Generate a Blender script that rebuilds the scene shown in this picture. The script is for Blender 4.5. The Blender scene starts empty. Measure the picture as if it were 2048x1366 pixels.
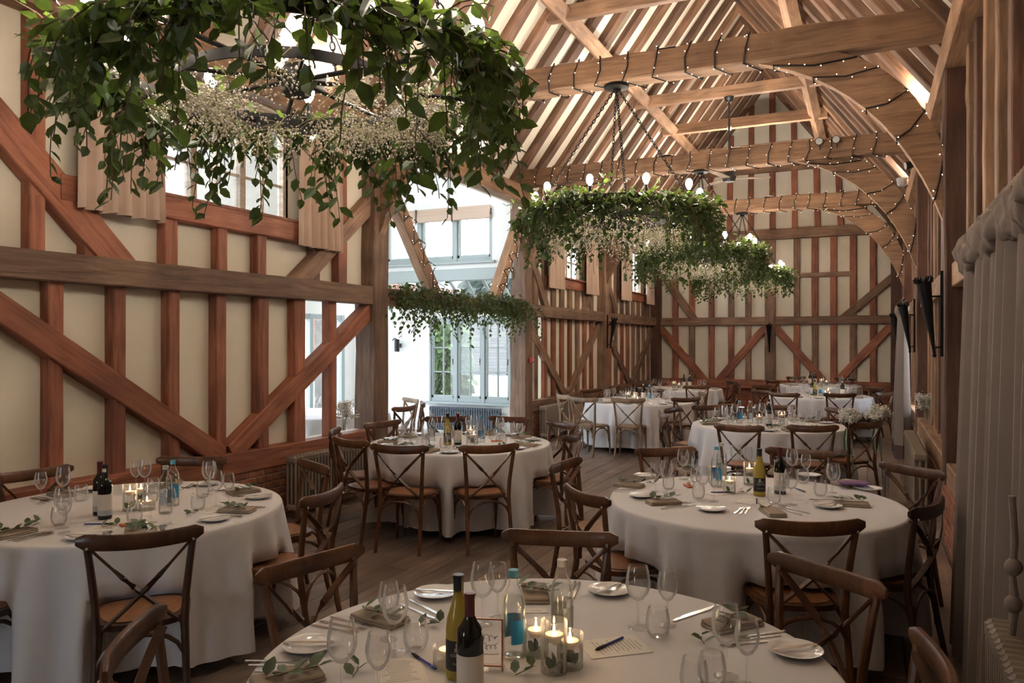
import bpy, math, random
import numpy as np
from mathutils import Vector, Matrix
random.seed(11); RNG = np.random.default_rng(11)
S = bpy.context.scene; COL = S.collection
R_ = math.radians
# ---------------------------------------------------------------- camera, world, exposure
F, TH, H, V0 = 1545.0, R_(24.8), 1.75, 682.0
CT, ST = math.cos(TH), math.sin(TH)
cd = bpy.data.cameras.new('camera'); cam = bpy.data.objects.new('camera', cd); COL.objects.link(cam)
cam.location = (0, 0, H); cam.rotation_euler = (math.pi/2, 0, TH)
cd.sensor_width = 36; cd.lens = F/2048*36; cd.clip_start = .05; cd.clip_end = 300
S.camera = cam
W = bpy.data.worlds.new('sky'); S.world = W; W.use_nodes = True
W.node_tree.nodes['Background'].inputs[0].default_value = (.80, .90, 1, 1)
W.node_tree.nodes['Background'].inputs[1].default_value = 8.0
vs = S.view_settings
vs.view_transform = 'Standard'; vs.look = 'None'; vs.gamma = 1; vs.use_curve_mapping = False
vs.exposure = 0.14
BULB_W, UP_W, CANDLE_W = 9.0, 45.0, .14
WARM = (1, .875, .76)
S.cycles.max_bounces = 6; S.cycles.diffuse_bounces = 3; S.cycles.glossy_bounces = 3; S.cycles.transparent_max_bounces = 14
S.cycles.use_adaptive_sampling = True; S.cycles.adaptive_threshold = .08; S.cycles.adaptive_min_samples = 16
S.cycles.sample_clamp_indirect = 15; S.cycles.caustics_reflective = False; S.cycles.caustics_refractive = False

def cw(lat, d, z=0): return Vector((lat*CT-d*ST, lat*ST+d*CT, z))       # camera lateral / depth -> world
def at_z(px, py, z):                                                     # photo pixel on a horizontal plane
    d = F*(H-z)/(py-V0); return cw((px-1024)/F*d, d, z)
def az(px): return math.atan((px-1024)/F)-TH
def at_X(px, X): return X/math.tan(az(px))
def at_Y(px, Y): return Y*math.tan(az(px))
def z_at(py, X, Y): return H+(V0-py)*(Y*CT-X*ST)/F

# ---------------------------------------------------------------- objects and tags
def tag(o, label=None, cat=None, group=None, kind=None):
    if label: o['label'] = label
    if cat: o['category'] = cat
    if group: o['group'] = group
    if kind: o['kind'] = kind
    return o
def empty(name, loc=(0, 0, 0), rz=0):
    o = bpy.data.objects.new(name, None); COL.objects.link(o); o.location = loc; o.rotation_euler = (0, 0, rz)
    o.empty_display_size = .05; return o
def link(name, me, parent=None, M=None):
    o = bpy.data.objects.new(name, me); COL.objects.link(o)
    if parent: o.parent = parent
    if M is not None: o.matrix_basis = M
    return o
def dup(root, loc=None, rz=None, sc=None, parent=None):
    r = root.copy(); COL.objects.link(r); r.parent = parent
    if loc is not None: r.location = loc
    if rz is not None: r.rotation_euler = (0, 0, rz)
    if sc: r.scale = (sc, sc, sc)
    for ch in root.children: dup(ch, parent=r)
    return r

class MB:
    def __init__(s): s.v = []; s.f = []
    def add(s, v, f):
        n = len(s.v); s.v += [tuple(p) for p in v]; s.f += [tuple(i+n for i in q) for q in f]; return s
    def box(s, x0, x1, y0, y1, z0, z1):
        return s.add([(x0,y0,z0),(x1,y0,z0),(x1,y1,z0),(x0,y1,z0),(x0,y0,z1),(x1,y0,z1),(x1,y1,z1),(x0,y1,z1)],
                     [(0,3,2,1),(4,5,6,7),(0,1,5,4),(1,2,6,5),(2,3,7,6),(3,0,4,7)])
    def bbox(s, x0, x1, y0, y1, z0, z1, b=.005):      # box with chamfered vertical and top edges
        r0 = [(x0+b,y0),(x1-b,y0),(x1,y0+b),(x1,y1-b),(x1-b,y1),(x0+b,y1),(x0,y1-b),(x0,y0+b)]
        def ins(d): return [(x0+b+d*.4,y0+d),(x1-b-d*.4,y0+d),(x1-d,y0+b+d*.4),(x1-d,y1-b-d*.4),(x1-b-d*.4,y1-d),(x0+b+d*.4,y1-d),(x0+d,y1-b-d*.4),(x0+d,y0+b+d*.4)]
        v = [(x,y,z0) for x,y in ins(b*.6)]+[(x,y,z0+b) for x,y in r0]+[(x,y,z1-b) for x,y in r0]+[(x,y,z1) for x,y in ins(b*.6)]
        f = [tuple(range(7,-1,-1)), tuple(range(24,32))]
        for k in range(3):
            for i in range(8): f.append((k*8+i, k*8+(i+1)%8, k*8+8+(i+1)%8, k*8+8+i))
        return s.add(v, f)
    def tube(s, pts, r, n=6, caps=True):
        pts = [Vector(p) for p in pts]; m = len(pts)
        rr = r if isinstance(r, (list, tuple)) else [r]*m
        t0 = (pts[1]-pts[0]).normalized(); ref = Vector((0,0,1)) if abs(t0.z) < .9 else Vector((1,0,0))
        u = t0.cross(ref).normalized(); v = []; f = []
        for i, p in enumerate(pts):
            t = (pts[min(i+1,m-1)]-pts[max(i-1,0)])
            t = t.normalized() if t.length > 1e-9 else t0
            u = (u-t*u.dot(t)); u = u.normalized() if u.length > 1e-6 else t.orthogonal().normalized()
            w = t.cross(u)
            for k in range(n):
                a = 2*math.pi*k/n; v.append(p+(u*math.cos(a)+w*math.sin(a))*rr[i])
        for i in range(m-1):
            for k in range(n): f.append((i*n+k, i*n+(k+1)%n, (i+1)*n+(k+1)%n, (i+1)*n+k))
        if caps: f.append(tuple(range(n-1,-1,-1))); f.append(tuple((m-1)*n+k for k in range(n)))
        return s.add(v, f)
    def strip(s, pts, w, t, side):                    # flat bar along a path; side = width direction (vector or list)
        pts = [Vector(p) for p in pts]; m = len(pts); v = []; f = []
        for i, p in enumerate(pts):
            tt = (pts[min(i+1,m-1)]-pts[max(i-1,0)]).normalized()
            sd = Vector(side[i] if isinstance(side, list) else side); sd = (sd-tt*sd.dot(tt)).normalized(); nn = tt.cross(sd)
            ww = w[i] if isinstance(w, list) else w
            for a, b in ((-1,-.6),(-.9,-1),(.9,-1),(1,-.6),(1,.6),(.9,1),(-.9,1),(-1,.6)):
                v.append(p+sd*ww*.5*a+nn*t*.5*b)
        for i in range(m-1):
            for k in range(8): f.append((i*8+k, i*8+(k+1)%8, i*8+8+(k+1)%8, i*8+8+k))
        f.append(tuple(range(7,-1,-1))); f.append(tuple((m-1)*8+k for k in range(8)))
        return s.add(v, f)
    def lathe(s, prof, n=20, c=(0,0,0), cap0=True, cap1=True, a0=0, a1=2*math.pi):
        v = []; f = []; full = abs(a1-a0-2*math.pi) < 1e-6; m = n if full else n+1
        for r, z in prof:
            for k in range(m):
                a = a0+(a1-a0)*k/n; v.append((c[0]+r*math.cos(a), c[1]+r*math.sin(a), c[2]+z))
        for i in range(len(prof)-1):
            for k in range(n):
                k2 = (k+1) % m; f.append((i*m+k, i*m+k2, (i+1)*m+k2, (i+1)*m+k))
        if full and cap0: f.append(tuple(range(n-1,-1,-1)))
        if full and cap1: f.append(tuple((len(prof)-1)*n+k for k in range(n)))
        return s.add(v, f)
    def prism(s, poly, y0, y1):                       # polygon in XZ, extruded in Y
        n = len(poly); v = [(x,y0,z) for x,z in poly]+[(x,y1,z) for x,z in poly]
        f = [tuple(range(n)), tuple(range(2*n-1,n-1,-1))]+[(i, i+n, (i+1)%n+n, (i+1)%n) for i in range(n)]
        return s.add(v, f)
    def flat(s, poly, z0, z1):                        # polygon in XY, extruded in Z
        n = len(poly); v = [(x,y,z0) for x,y in poly]+[(x,y,z1) for x,y in poly]
        f = [tuple(range(n-1,-1,-1)), tuple(range(n,2*n))]+[(i, (i+1)%n, (i+1)%n+n, i+n) for i in range(n)]
        return s.add(v, f)
    def sphere(s, c, r, n=8, m=5, sz=1):
        pr = [(r*math.sin(math.pi*(i+.001)/m)+1e-5, -r*sz*math.cos(math.pi*i/m)) for i in range(m+1)]
        return s.lathe(pr, n, c)
    def mesh(s, name, mat, smooth=False):
        me = bpy.data.meshes.new(name); me.from_pydata(s.v, [], s.f); me.materials.append(mat)
        if smooth: me.polygons.foreach_set('use_smooth', [True]*len(me.polygons)); 
        me.update(); return me
    def build(s, name, mat, parent=None, smooth=False, M=None):
        me = s.mesh(name, mat, smooth)
        if smooth: sharpen(me)
        return link(name, me, parent, M)
def sharpen(me, deg=38):
    try: me.set_sharp_from_angle(angle=R_(deg))
    except Exception: pass

# ---------------------------------------------------------------- materials
MATS = {}
def newmat(name):
    m = bpy.data.materials.new(name); m.use_nodes = True; MATS[name] = m
    nt = m.node_tree; return m, nt, nt.nodes['Principled BSDF']
def N(nt, t, **k):
    n = nt.nodes.new(t)
    for a, b in k.items():
        if a == 'i':
            for q, w in b.items(): n.inputs[q].default_value = w
        else: setattr(n, a, b)
    return n
def ramp(nt, cols):
    r = N(nt, 'ShaderNodeValToRGB'); el = r.color_ramp.elements
    while len(el) < len(cols): el.new(.5)
    for e, (p, c) in zip(el, cols): e.position = p; e.color = (*c, 1)
    return r
def plain(name, col, rough=.5, metal=0, emit=None, es=0, spec=None):
    m, nt, b = newmat(name); b.inputs['Base Color'].default_value = (*col, 1); b.inputs['Roughness'].default_value = rough; b.inputs['Metallic'].default_value = metal
    if emit: b.inputs['Emission Color'].default_value = (*emit, 1); b.inputs['Emission Strength'].default_value = es
    if spec is not None: b.inputs['Specular IOR Level'].default_value = spec
    return m
def wood(name, dark, mid, light, sc=(1.2, 14, 14), rough=.6, bump=.25, knots=True, vary=.22):
    m, nt, b = newmat(name); L = nt.links.new
    tc = N(nt, 'ShaderNodeTexCoord'); oi = N(nt, 'ShaderNodeObjectInfo')
    mu = N(nt, 'ShaderNodeVectorMath', operation='MULTIPLY_ADD'); L(oi.outputs['Random'], mu.inputs[0]); mu.inputs[1].default_value = (31, 47, 23)
    L(tc.outputs['Object'], mu.inputs[2])
    mp = N(nt, 'ShaderNodeMapping'); mp.inputs['Scale'].default_value = sc; L(mu.outputs[0], mp.inputs[0])
    n1 = N(nt, 'ShaderNodeTexNoise', i={'Scale': 1.6, 'Detail': 3.5, 'Roughness': .65, 'Distortion': .6}); L(mp.outputs[0], n1.inputs['Vector'])
    rp = ramp(nt, [(.25, dark), (.5, mid), (.78, light)]); L(n1.outputs['Fac'], rp.inputs[0])
    n2 = N(nt, 'ShaderNodeTexNoise', i={'Scale': 2.2, 'Detail': 1.5}); L(mu.outputs[0], n2.inputs['Vector'])
    r2 = ramp(nt, [(.35, (.62, .60, .60)), (.62, (1.1, 1.08, 1.05))]); L(n2.outputs['Fac'], r2.inputs[0])
    mx = N(nt, 'ShaderNodeMix', data_type='RGBA', blend_type='MULTIPLY', i={'Factor': .75}); L(rp.outputs[0], mx.inputs[6]); L(r2.outputs[0], mx.inputs[7])
    hs = N(nt, 'ShaderNodeHueSaturation'); L(mx.outputs[2], hs.inputs['Color'])
    mr = N(nt, 'ShaderNodeMapRange', i={'To Min': 1-vary, 'To Max': 1+vary}); L(oi.outputs['Random'], mr.inputs[0]); L(mr.outputs[0], hs.inputs['Value'])
    L(hs.outputs[0], b.inputs['Base Color']); b.inputs['Roughness'].default_value = rough
    if bump:
        bp = N(nt, 'ShaderNodeBump', i={'Strength': bump, 'Distance': .01}); L(n1.outputs['Fac'], bp.inputs['Height']); L(bp.outputs[0], b.inputs['Normal'])
    return m
def mottled(name, a, c, scale=3, rough=.85, bump=.1, bscale=60, obj=False, bdist=.003):
    m, nt, b = newmat(name); L = nt.links.new; tc = N(nt, 'ShaderNodeTexCoord')
    n1 = N(nt, 'ShaderNodeTexNoise', i={'Scale': scale, 'Detail': 2}); L(tc.outputs['Object'], n1.inputs['Vector'])
    rp = ramp(nt, [(.3, a), (.7, c)]); L(n1.outputs['Fac'], rp.inputs[0]); out = rp.outputs[0]
    if obj:
        oi = N(nt, 'ShaderNodeObjectInfo'); hs = N(nt, 'ShaderNodeHueSaturation'); mr = N(nt, 'ShaderNodeMapRange', i={'To Min': .7, 'To Max': 1.25})
        L(oi.outputs['Random'], mr.inputs[0]); L(mr.outputs[0], hs.inputs['Value']); L(out, hs.inputs['Color']); out = hs.outputs[0]
    L(out, b.inputs['Base Color']); b.inputs['Roughness'].default_value = rough
    if bump:
        n2 = N(nt, 'ShaderNodeTexNoise', i={'Scale': bscale, 'Detail': 1}); L(tc.outputs['Object'], n2.inputs['Vector'])
        bp = N(nt, 'ShaderNodeBump', i={'Strength': bump, 'Distance': bdist}); L(n2.outputs['Fac'], bp.inputs['Height']); L(bp.outputs[0], b.inputs['Normal'])
    return m
def glassy(name, tint=(1, 1, 1), base=.06, edge=.75, rough=.02, body=None, bodyf=0, bodye=.35):
    m, nt, b = newmat(name); L = nt.links.new; nt.nodes.remove(b); out = nt.nodes['Material Output']
    tr = N(nt, 'ShaderNodeBsdfTransparent'); tr.inputs[0].default_value = (*tint, 1)
    gl = N(nt, 'ShaderNodeBsdfGlossy'); gl.inputs['Roughness'].default_value = rough
    lw = N(nt, 'ShaderNodeLayerWeight', i={'Blend': .18})
    mr = N(nt, 'ShaderNodeMapRange', i={'To Min': base, 'To Max': edge}); L(lw.outputs['Fresnel'], mr.inputs[0])
    mx = N(nt, 'ShaderNodeMixShader'); L(mr.outputs[0], mx.inputs[0]); L(tr.outputs[0], mx.inputs[1]); L(gl.outputs[0], mx.inputs[2]); o = mx.outputs[0]
    if body:
        df = N(nt, 'ShaderNodeBsdfDiffuse'); df.inputs[0].default_value = (*body, 1)
        mb_ = N(nt, 'ShaderNodeMapRange', i={'To Min': bodyf, 'To Max': min(1, bodyf+bodye)}); L(lw.outputs['Fresnel'], mb_.inputs[0])
        m2 = N(nt, 'ShaderNodeMixShader'); L(mb_.outputs[0], m2.inputs[0]); L(o, m2.inputs[1]); L(df.outputs[0], m2.inputs[2]); o = m2.outputs[0]
    L(o, out.inputs[0]); return m
def leafmat(name, a, c, trans=.45, tcol=(.35, .5, .08)):
    m, nt, b = newmat(name); L = nt.links.new; out = nt.nodes['Material Output']
    ge = N(nt, 'ShaderNodeNewGeometry'); oi = N(nt, 'ShaderNodeObjectInfo')
    ad = N(nt, 'ShaderNodeMath', operation='ADD'); L(ge.outputs['Random Per Island'], ad.inputs[0]); L(oi.outputs['Random'], ad.inputs[1])
    fr = N(nt, 'ShaderNodeMath', operation='FRACT'); L(ad.outputs[0], fr.inputs[0])
    rp = ramp(nt, [(0, a), (.8, c), (1, tuple(min(1, x*1.5) for x in c))]); L(fr.outputs[0], rp.inputs[0])
    L(rp.outputs[0], b.inputs['Base Color']); b.inputs['Roughness'].default_value = .42
    tl = N(nt, 'ShaderNodeBsdfTranslucent'); tl.inputs[0].default_value = (*tcol, 1)
    mx = N(nt, 'ShaderNodeMixShader', i={0: trans}); L(b.outputs[0], mx.inputs[1]); L(tl.outputs[0], mx.inputs[2]); L(mx.outputs[0], out.inputs[0])
    return m
def clothmat(name, col, rough=.9, weave=500, bump=.05, trans=.0):
    m = mottled(name, tuple(x*.95 for x in col), col, 2, rough, bump, weave); return m

oak_red = wood('oak_red', (.15, .046, .023), (.32, .112, .059), (.42, .178, .10), rough=.62)
oak_brown = wood('oak_brown', (.11, .06, .037), (.23, .135, .085), (.34, .22, .145), rough=.68, bump=.35)
oak_light = wood('oak_light', (.16, .088, .048), (.31, .18, .104), (.42, .27, .165), rough=.66, bump=.35)
oak_pale = wood('oak_pale', (.30, .22, .15), (.48, .38, .28), (.60, .50, .39), rough=.7)
oak_dark = wood('oak_dark', (.04, .018, .010), (.085, .036, .02), (.13, .058, .033), rough=.65)
oak_shade = wood('oak_shaded', (.06, .026, .015), (.125, .057, .034), (.19, .095, .058), rough=.68)  # darker oak copy: the right wall's shade put into its colour
rafter_m = wood('rafter_oak', (.075, .037, .021), (.18, .094, .054), (.29, .168, .10), rough=.7, bump=0, vary=.42)
plank_m = wood('floor_boards', (.11, .075, .058), (.20, .145, .115), (.29, .22, .18), sc=(9, 1.0, 9), rough=.38, bump=.15, vary=.2)
chair_m = wood('chair_wood', (.036, .0135, .006), (.112, .045, .0185), (.20, .088, .038), sc=(7, 7, 3), rough=.33, bump=0, vary=.18)
chair_dk = wood('chair_wood_dark', (.02, .009, .005), (.058, .024, .012), (.11, .05, .025), sc=(7, 7, 3), rough=.33, bump=0, vary=.12)
chair_pale = wood('chair_wood_weathered', (.12, .075, .042), (.25, .165, .10), (.37, .265, .175), sc=(7, 7, 3), rough=.5, bump=0, vary=.12)
cane_m = mottled('cane_weave', (.21, .085, .032), (.31, .14, .056), 30, .5, .5, 190, bdist=.002)
plaster = mottled('cream_plaster', (.72, .665, .54), (.80, .745, .625), 1.3, .9, 0)
white_plaster = mottled('white_plaster', (.80, .80, .78), (.86, .86, .84), 1.3, .9, .05, 40)
brick_m = mottled('brick', (.20, .072, .040), (.34, .135, .080), 9, .85, .4, 50, obj=True)
mortar = mottled('mortar', (.30, .23, .17), (.40, .31, .24), 20, .95, .3, 90)
iron = plain('black_iron', (.012, .011, .011), .45, .7)
blackm = plain('black_plastic', (.012, .012, .013), .4)
sage = plain('sage_paint', (.335, .385, .385), .45)
linen = clothmat('cream_linen', (.55, .41, .32), .9, 700, .15)
drape_m = clothmat('taupe_drape', (.235, .185, .155), .92, 500, .2)
hem_m = clothmat('brown_hem', (.10, .06, .05), .9, 500, .2)
tcloth = clothmat('white_tablecloth', (.70, .69, .71), .85, 600, .08)
napkin_m = clothmat('taupe_napkin', (.36, .29, .225), .9, 700, .2)
china = plain('white_china', (.82, .82, .82), .12)
steel = plain('polished_steel', (.75, .74, .72), .16, 1)
paper = plain('white_paper', (.76, .74, .70), .8)
ink = plain('pale_print', (.42, .41, .40), .8)
blackink = plain('dark_print', (.05, .05, .05), .8)
wax = plain('candle_wax', (.80, .66, .52), .5, emit=(1, .62, .3), es=.08)
flame_m = plain('flame', (1, .8, .5), .5, emit=(1, .80, .50), es=22)
bulb_m = plain('lit_bulb', (1, .9, .75), .5, emit=(1, .86, .66), es=110)
led_m = plain('fairy_led', (1, .9, .75), .5, emit=(1, .84, .62), es=3.2)
glass_m = glassy('clear_glass', tint=(.985, .985, .985), base=.035, edge=.5, body=(.95, .95, .95), bodyf=.012)  # diffuse white rising towards the edges imitates bright rim highlights
pane_m = glassy('window_glass', base=.04, edge=.5, rough=.0)
water_m = glassy('water', tint=(.93, .95, .94), base=.03, edge=.4)
whitewine_m = glassy('olive_glass', tint=(.70, .62, .22), base=.06, edge=.6, body=(.55, .43, .10), bodyf=.6)
darkglass_m = plain('dark_bottle_glass', (.006, .007, .005), .06)
redcap_m = plain('wine_capsule_red', (.10, .012, .012), .3)
blackcap_m = plain('wine_capsule_black', (.01, .01, .01), .35)
greycap = plain('silver_band', (.5, .5, .48), .4)
label_w = plain('cream_label', (.70, .64, .56), .7)
label_k = plain('black_label', (.012, .014, .02), .5)
label_b = plain('blue_label', (.025, .27, .55), .45)
label_g = plain('grey_label', (.42, .46, .48), .6)
bluecap = plain('blue_cap', (.10, .36, .50), .4)
gold_ink = plain('gold_print', (.55, .52, .36), .5)
leaf_m = leafmat('garland_leaf', (.013, .030, .010), (.042, .080, .024), .26, (.16, .25, .035))
euc_m = leafmat('eucalyptus_leaf', (.03, .055, .03), (.11, .155, .095), .15, (.2, .28, .12))
stem_m = plain('vine_stem', (.09, .06, .03), .7)
gyp_m = plain('gypsophila_flower', (.56, .50, .42), .8)
gyp_w = plain('gypsophila_white', (.78, .75, .68), .8)
gypstem_m = plain('gypsophila_stem', (.30, .28, .14), .8)
copper = plain('rose_copper', (.45, .20, .12), .3, .8)
orange_m = plain('orange_card', (.52, .13, .05), .6)
purple_m = plain('purple_paper', (.15, .065, .17), .6)
pen_m = plain('blue_pen', (.03, .05, .28), .25)
redbox = plain('red_plastic', (.55, .02, .02), .35)
ribbon_m = plain('green_ribbon', (.24, .34, .24), .6)
rad_m = plain('cream_radiator', (.29, .235, .185), .4)
rad_grey = plain('blue_grey_radiator', (.10, .12, .15), .45)
hedge_m = leafmat('garden_leaf', (.05, .10, .03), (.15, .24, .08), .4, (.2, .3, .1))
tree_m = leafmat('tree_leaf', (.018, .03, .018), (.04, .06, .04), .2, (.03, .05, .03))
slate_m = mottled('slate_stone', (.045, .042, .038), (.10, .092, .08), 8, .9, .4, 30, obj=True)
paving = mottled('pale_paving', (.60, .58, .55), (.72, .70, .66), 1.5, .9, .1, 20)
slateroof = mottled('pale_slates', (.46, .50, .54), (.58, .62, .66), 4, .8, .3, 14)
ribbonred = plain('red_ribbon', (.5, .02, .02), .5)

for m_ in (wax, flame_m, bulb_m, led_m): m_.cycles.emission_sampling = 'NONE'      # their light comes from the lamps inside them
# ---------------------------------------------------------------- timber helper
def beam(name, p0, p1, w, h, mat, parent, up=(0, 0, 1), jit=.004, ch=.008):
    p0, p1 = Vector(p0), Vector(p1); x = (p1-p0); Ln = x.length; x.normalize()
    u = Vector(up); u = (u-x*u.dot(x)).normalized(); y = u.cross(x)
    n = max(2, min(10, int(Ln/.55)+1)); v = []; f = []
    for i in range(n):
        X = -Ln/2+Ln*i/(n-1); j = 0 if i in (0, n-1) else jit
        jw, jh, oy, oz = (random.uniform(-j, j) for _ in range(4))
        a, b = w/2+jw, h/2+jh
        for yy, zz in ((-a+ch,-b),(a-ch,-b),(a,-b+ch),(a,b-ch),(a-ch,b),(-a+ch,b),(-a,b-ch),(-a,-b+ch)): v.append((X, yy+oy, zz+oz))
    for i in range(n-1):
        for k in range(8): f.append((i*8+k, i*8+8+k, i*8+8+(k+1)%8, i*8+(k+1)%8))
    f.append(tuple(range(8))); f.append(tuple((n-1)*8+k for k in range(7,-1,-1)))
    M = Matrix((x, y, u)).transposed().to_4x4(); M.translation = (p0+p1)/2
    return MB().add(v, f).build(name, mat, parent, M=M)
def wall_mesh(mb, u0, u1, v0, v1, t0, t1, holes, axis):   # slab with rectangular holes; axis 'x': wall in YZ, 'y': wall in XZ
    us = sorted({u0, u1, *[h[0] for h in holes], *[h[1] for h in holes]})
    vs_ = sorted({v0, v1, *[h[2] for h in holes], *[h[3] for h in holes]})
    for a, b in zip(us, us[1:]):
        run = None
        for c, d in zip(vs_, vs_[1:]):
            mu, mv = (a+b)/2, (c+d)/2
            hole = any(h[0] < mu < h[1] and h[2] < mv < h[3] for h in holes)
            if not hole: run = [c, d] if run is None else [run[0], d]
            if (hole or d == vs_[-1]) and run:
                if axis == 'x': mb.box(t0, t1, a, b, *run)
                else: mb.box(a, b, t0, t1, *run)
                run = None
    return mb

# ---------------------------------------------------------------- layout constants
XL, XR, XC = -5.4, .6, -2.4
FY = [2.80, 7.77, 12.20, 16.57, 21.30]          # frame lines
ZT, ZP = 4.42, 4.10                              # tie underside, plate underside
ZRB, ZRT, ZS = 2.19, 2.40, .706                  # mid rail, sill
RIDGE = 8.6
# ---------------------------------------------------------------- floor
fl = MB().box(-9.9, 1.1, -3.2, 21.6, -.12, -.031).build('floor', oak_dark); tag(fl, 'dark wide oak boards of the barn floor', None, None, 'structure')
pm = MB().bbox(-.0985, .0985, -1.5, 1.5, -.03, 0, .004).mesh('plank', plank_m)
for i in range(32):
    x = -5.42+.2*i+.1
    off = random.uniform(0, 3)
    for k in range(-1, 9):
        y = -3.1+off+3.0*k
        if y < -1.5 or y > 22.4: continue
        if y-1.5 < 0 and abs(x) > 5.6: continue
        link('plank', pm, fl, Matrix.Translation((x, y, random.uniform(-.0012, 0)))@Matrix.Scale(.9992, 4, (0, 1, 0)))
MB().box(-9.9, -5.5, 3, 13.2, -.031, -.002).build('stone_floor', paving, fl)

# ---------------------------------------------------------------- left wall
win = [(4.50, 6.30, 2.99, 4.08), (13.75, 15.3, 2.99, 4.08), (18.4, 20.1, 2.99, 4.08)]
holes = win+[(at_X(611, XL), 7.9, ZS, ZRB+.03), (7.8, 12.2, .05, 4.12), (12.2, at_X(1092, XL), ZS, ZRB)]
wl = wall_mesh(MB(), -3.0, 21.5, .5, 4.15, -5.60, -5.50, holes, 'x').build('wall_left', plaster)
tag(wl, 'cream plastered wall with exposed timber framing and high windows', None, None, 'structure')
def lbeam(name, Y0, z0, Y1, z1, w, mat=oak_red, proud=0, depth=.11, par=None):
    return beam(name, (-5.505+depth/2+proud/2, Y0, z0), (-5.505+depth/2+proud/2, Y1, z1), w, depth+proud, mat, par or wl, up=(1, 0, 0))
lbeam0 = lbeam
def studs(pxs, z0, z1, mat=oak_red, slope=0):
    for a, b in pxs:
        Y0, Y1 = at_X(a, XL), at_X(b, XL); lbeam('stud', (Y0+Y1)/2, z0, (Y0+Y1)/2, z1, Y1-Y0, random.choice([oak_red, oak_red, oak_brown]) if mat is None else mat)
# sills and rails
lbeam('sill_plate', -3, .61, 7.62, .61, .20, oak_red, .06); lbeam('sill_plate', 12.36, .61, 21.3, .61, .20, oak_brown, .06)
lbeam('mid_rail', -3, 2.295, 7.64, 2.295, .215, oak_brown, .06); lbeam('mid_rail', 12.34, 2.295, 16.42, 2.295, .215, oak_brown, .06)
lbeam('mid_rail', 16.72, 2.295, 21.2, 2.295, .215, oak_brown, .06)
lbeam('mid_rail', 7.9, 2.295, 12.05, 2.295, .215, oak_brown, .06)
lbeam('wall_plate', -3, 4.24, 21.4, 4.24, .27, oak_light, .12)
# bay by the high window
studs([(97, 128), (226, 252), (338, 360), (433, 453), (517, 538), (589, 611), (658, 673)], .70, 2.19)
studs([(59, 91), (170, 198), (330, 356), (437, 455), (515, 533)], 2.40, 2.80)
studs([(59, 91)], 2.8, 4.1); studs([(627, 640)], 2.4, 2.8, oak_brown); studs([(677, 694)], 2.4, 4.1)
for y in (1.2, 1.9, 2.5, 3.1): lbeam('stud', y, .7, y, 2.19, .17); lbeam('stud', y, 2.4, y, 4.1, .17)
lbeam('window_rail', 3.75, 2.885, 6.95, 2.885, .19, oak_red, .03)
lbeam('brace', 2.85, 2.29, at_X(440, XL), .70, .19, oak_red, .02); lbeam('brace', 7.68, 2.14, at_X(462, XL), .70, .19, oak_red, .02)
lbeam('brace', 2.7, 3.85, at_X(258, XL), 2.29, .24, oak_red, .02); lbeam('brace', 7.7, 3.42, at_X(580, XL), 2.26, .20, oak_brown, .02)
# bay over the porch opening
lbeam('brace', 8.02, 3.75, 9.28, 2.30, .20, oak_light, .03); lbeam('brace', 12.0, 3.75, 10.98, 2.30, .20, oak_light, .04)
# third and fourth bays
def bay(Y0, Y1, n, wY0, wY1, skip=()):
    def lbeam(*a, **k): return lbeam0(*a, depth=.055, **k)
    for i in range(1, n):
        y = Y0+(Y1-Y0)*i/n
        if i in skip: continue
        lbeam('stud', y, .70, y, 2.19, .165, random.choice([oak_red, oak_brown, oak_brown]))
        if wY0-.1 < y < wY1+.1: lbeam('stud', y, 2.40, y, 2.80, .19, oak_brown)
        else: lbeam('stud', y, 2.40, y, 4.1, .19, oak_brown)
    lbeam('window_rail', wY0-.5, 2.885, wY1+.5, 2.885, .19, oak_red, .03)
    lbeam('brace', Y0, 2.10, Y0+(Y1-Y0)*.48, .68, .19, oak_brown, .02); lbeam('brace', Y1, 2.10, Y1-(Y1-Y0)*.48, .68, .19, oak_brown, .02)
    lbeam('brace', Y0, 3.5, Y0+1.02, 2.29, .20, oak_brown, .02); lbeam('brace', Y1, 3.5, Y1-1.02, 2.29, .20, oak_brown, .02)
bay(12.4, 16.4, 9, 13.75, 15.3); bay(16.75, 21.2, 9, 18.4, 20.1)
# high windows: frame, mullions, glazing bars, panes
def high_window(nm, Y0, Y1, z0, z1, nl):
    w = MB().box(-5.58, -5.52, Y0, Y1, z0, z0+.03).box(-5.58, -5.52, Y0, Y1, z1-.05, z1).build(nm, oak_pale); tag(w, None, None, None, 'structure')
    tag(w, {'window_1': 'high timber casement window behind the nearest leafy chandelier', 'window_2': 'small high window in the bay beyond the porch opening', 'window_3': 'small high window in the last bay before the gable'}[nm])
    st = (Y1-Y0)/nl
    for i in range(nl+1): MB().bbox(-5.585, -5.50, Y0+i*st-.035, Y0+i*st+.035, z0, z1).build('mullion', oak_pale, w)
    for i in range(nl):
        a, b = Y0+i*st+.035, Y0+(i+1)*st-.035
        MB().box(-5.552, -5.548, a, b, z0+.03, z1-.05).build('pane', pane_m, w)
        MB().box(-5.57, -5.53, (a+b)/2-.011, (a+b)/2+.011, z0+.03, z1-.05).build('glazing_bar', oak_pale, w)
        for q in (1, 2):
            zz = z0+(z1-z0)*q/3; MB().box(-5.568, -5.532, a, b, zz-.011, zz+.011).build('glazing_bar', oak_pale, w)
    MB().bbox(-5.52, -5.36, Y0-.05, Y1+.05, z0-.015, z0+.015).build('window_board', oak_red, w)
for i, (a, b, c, d) in enumerate(win): high_window('window_%d' % (i+1), a, b, c, d, 3 if i == 0 else 2)
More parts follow.
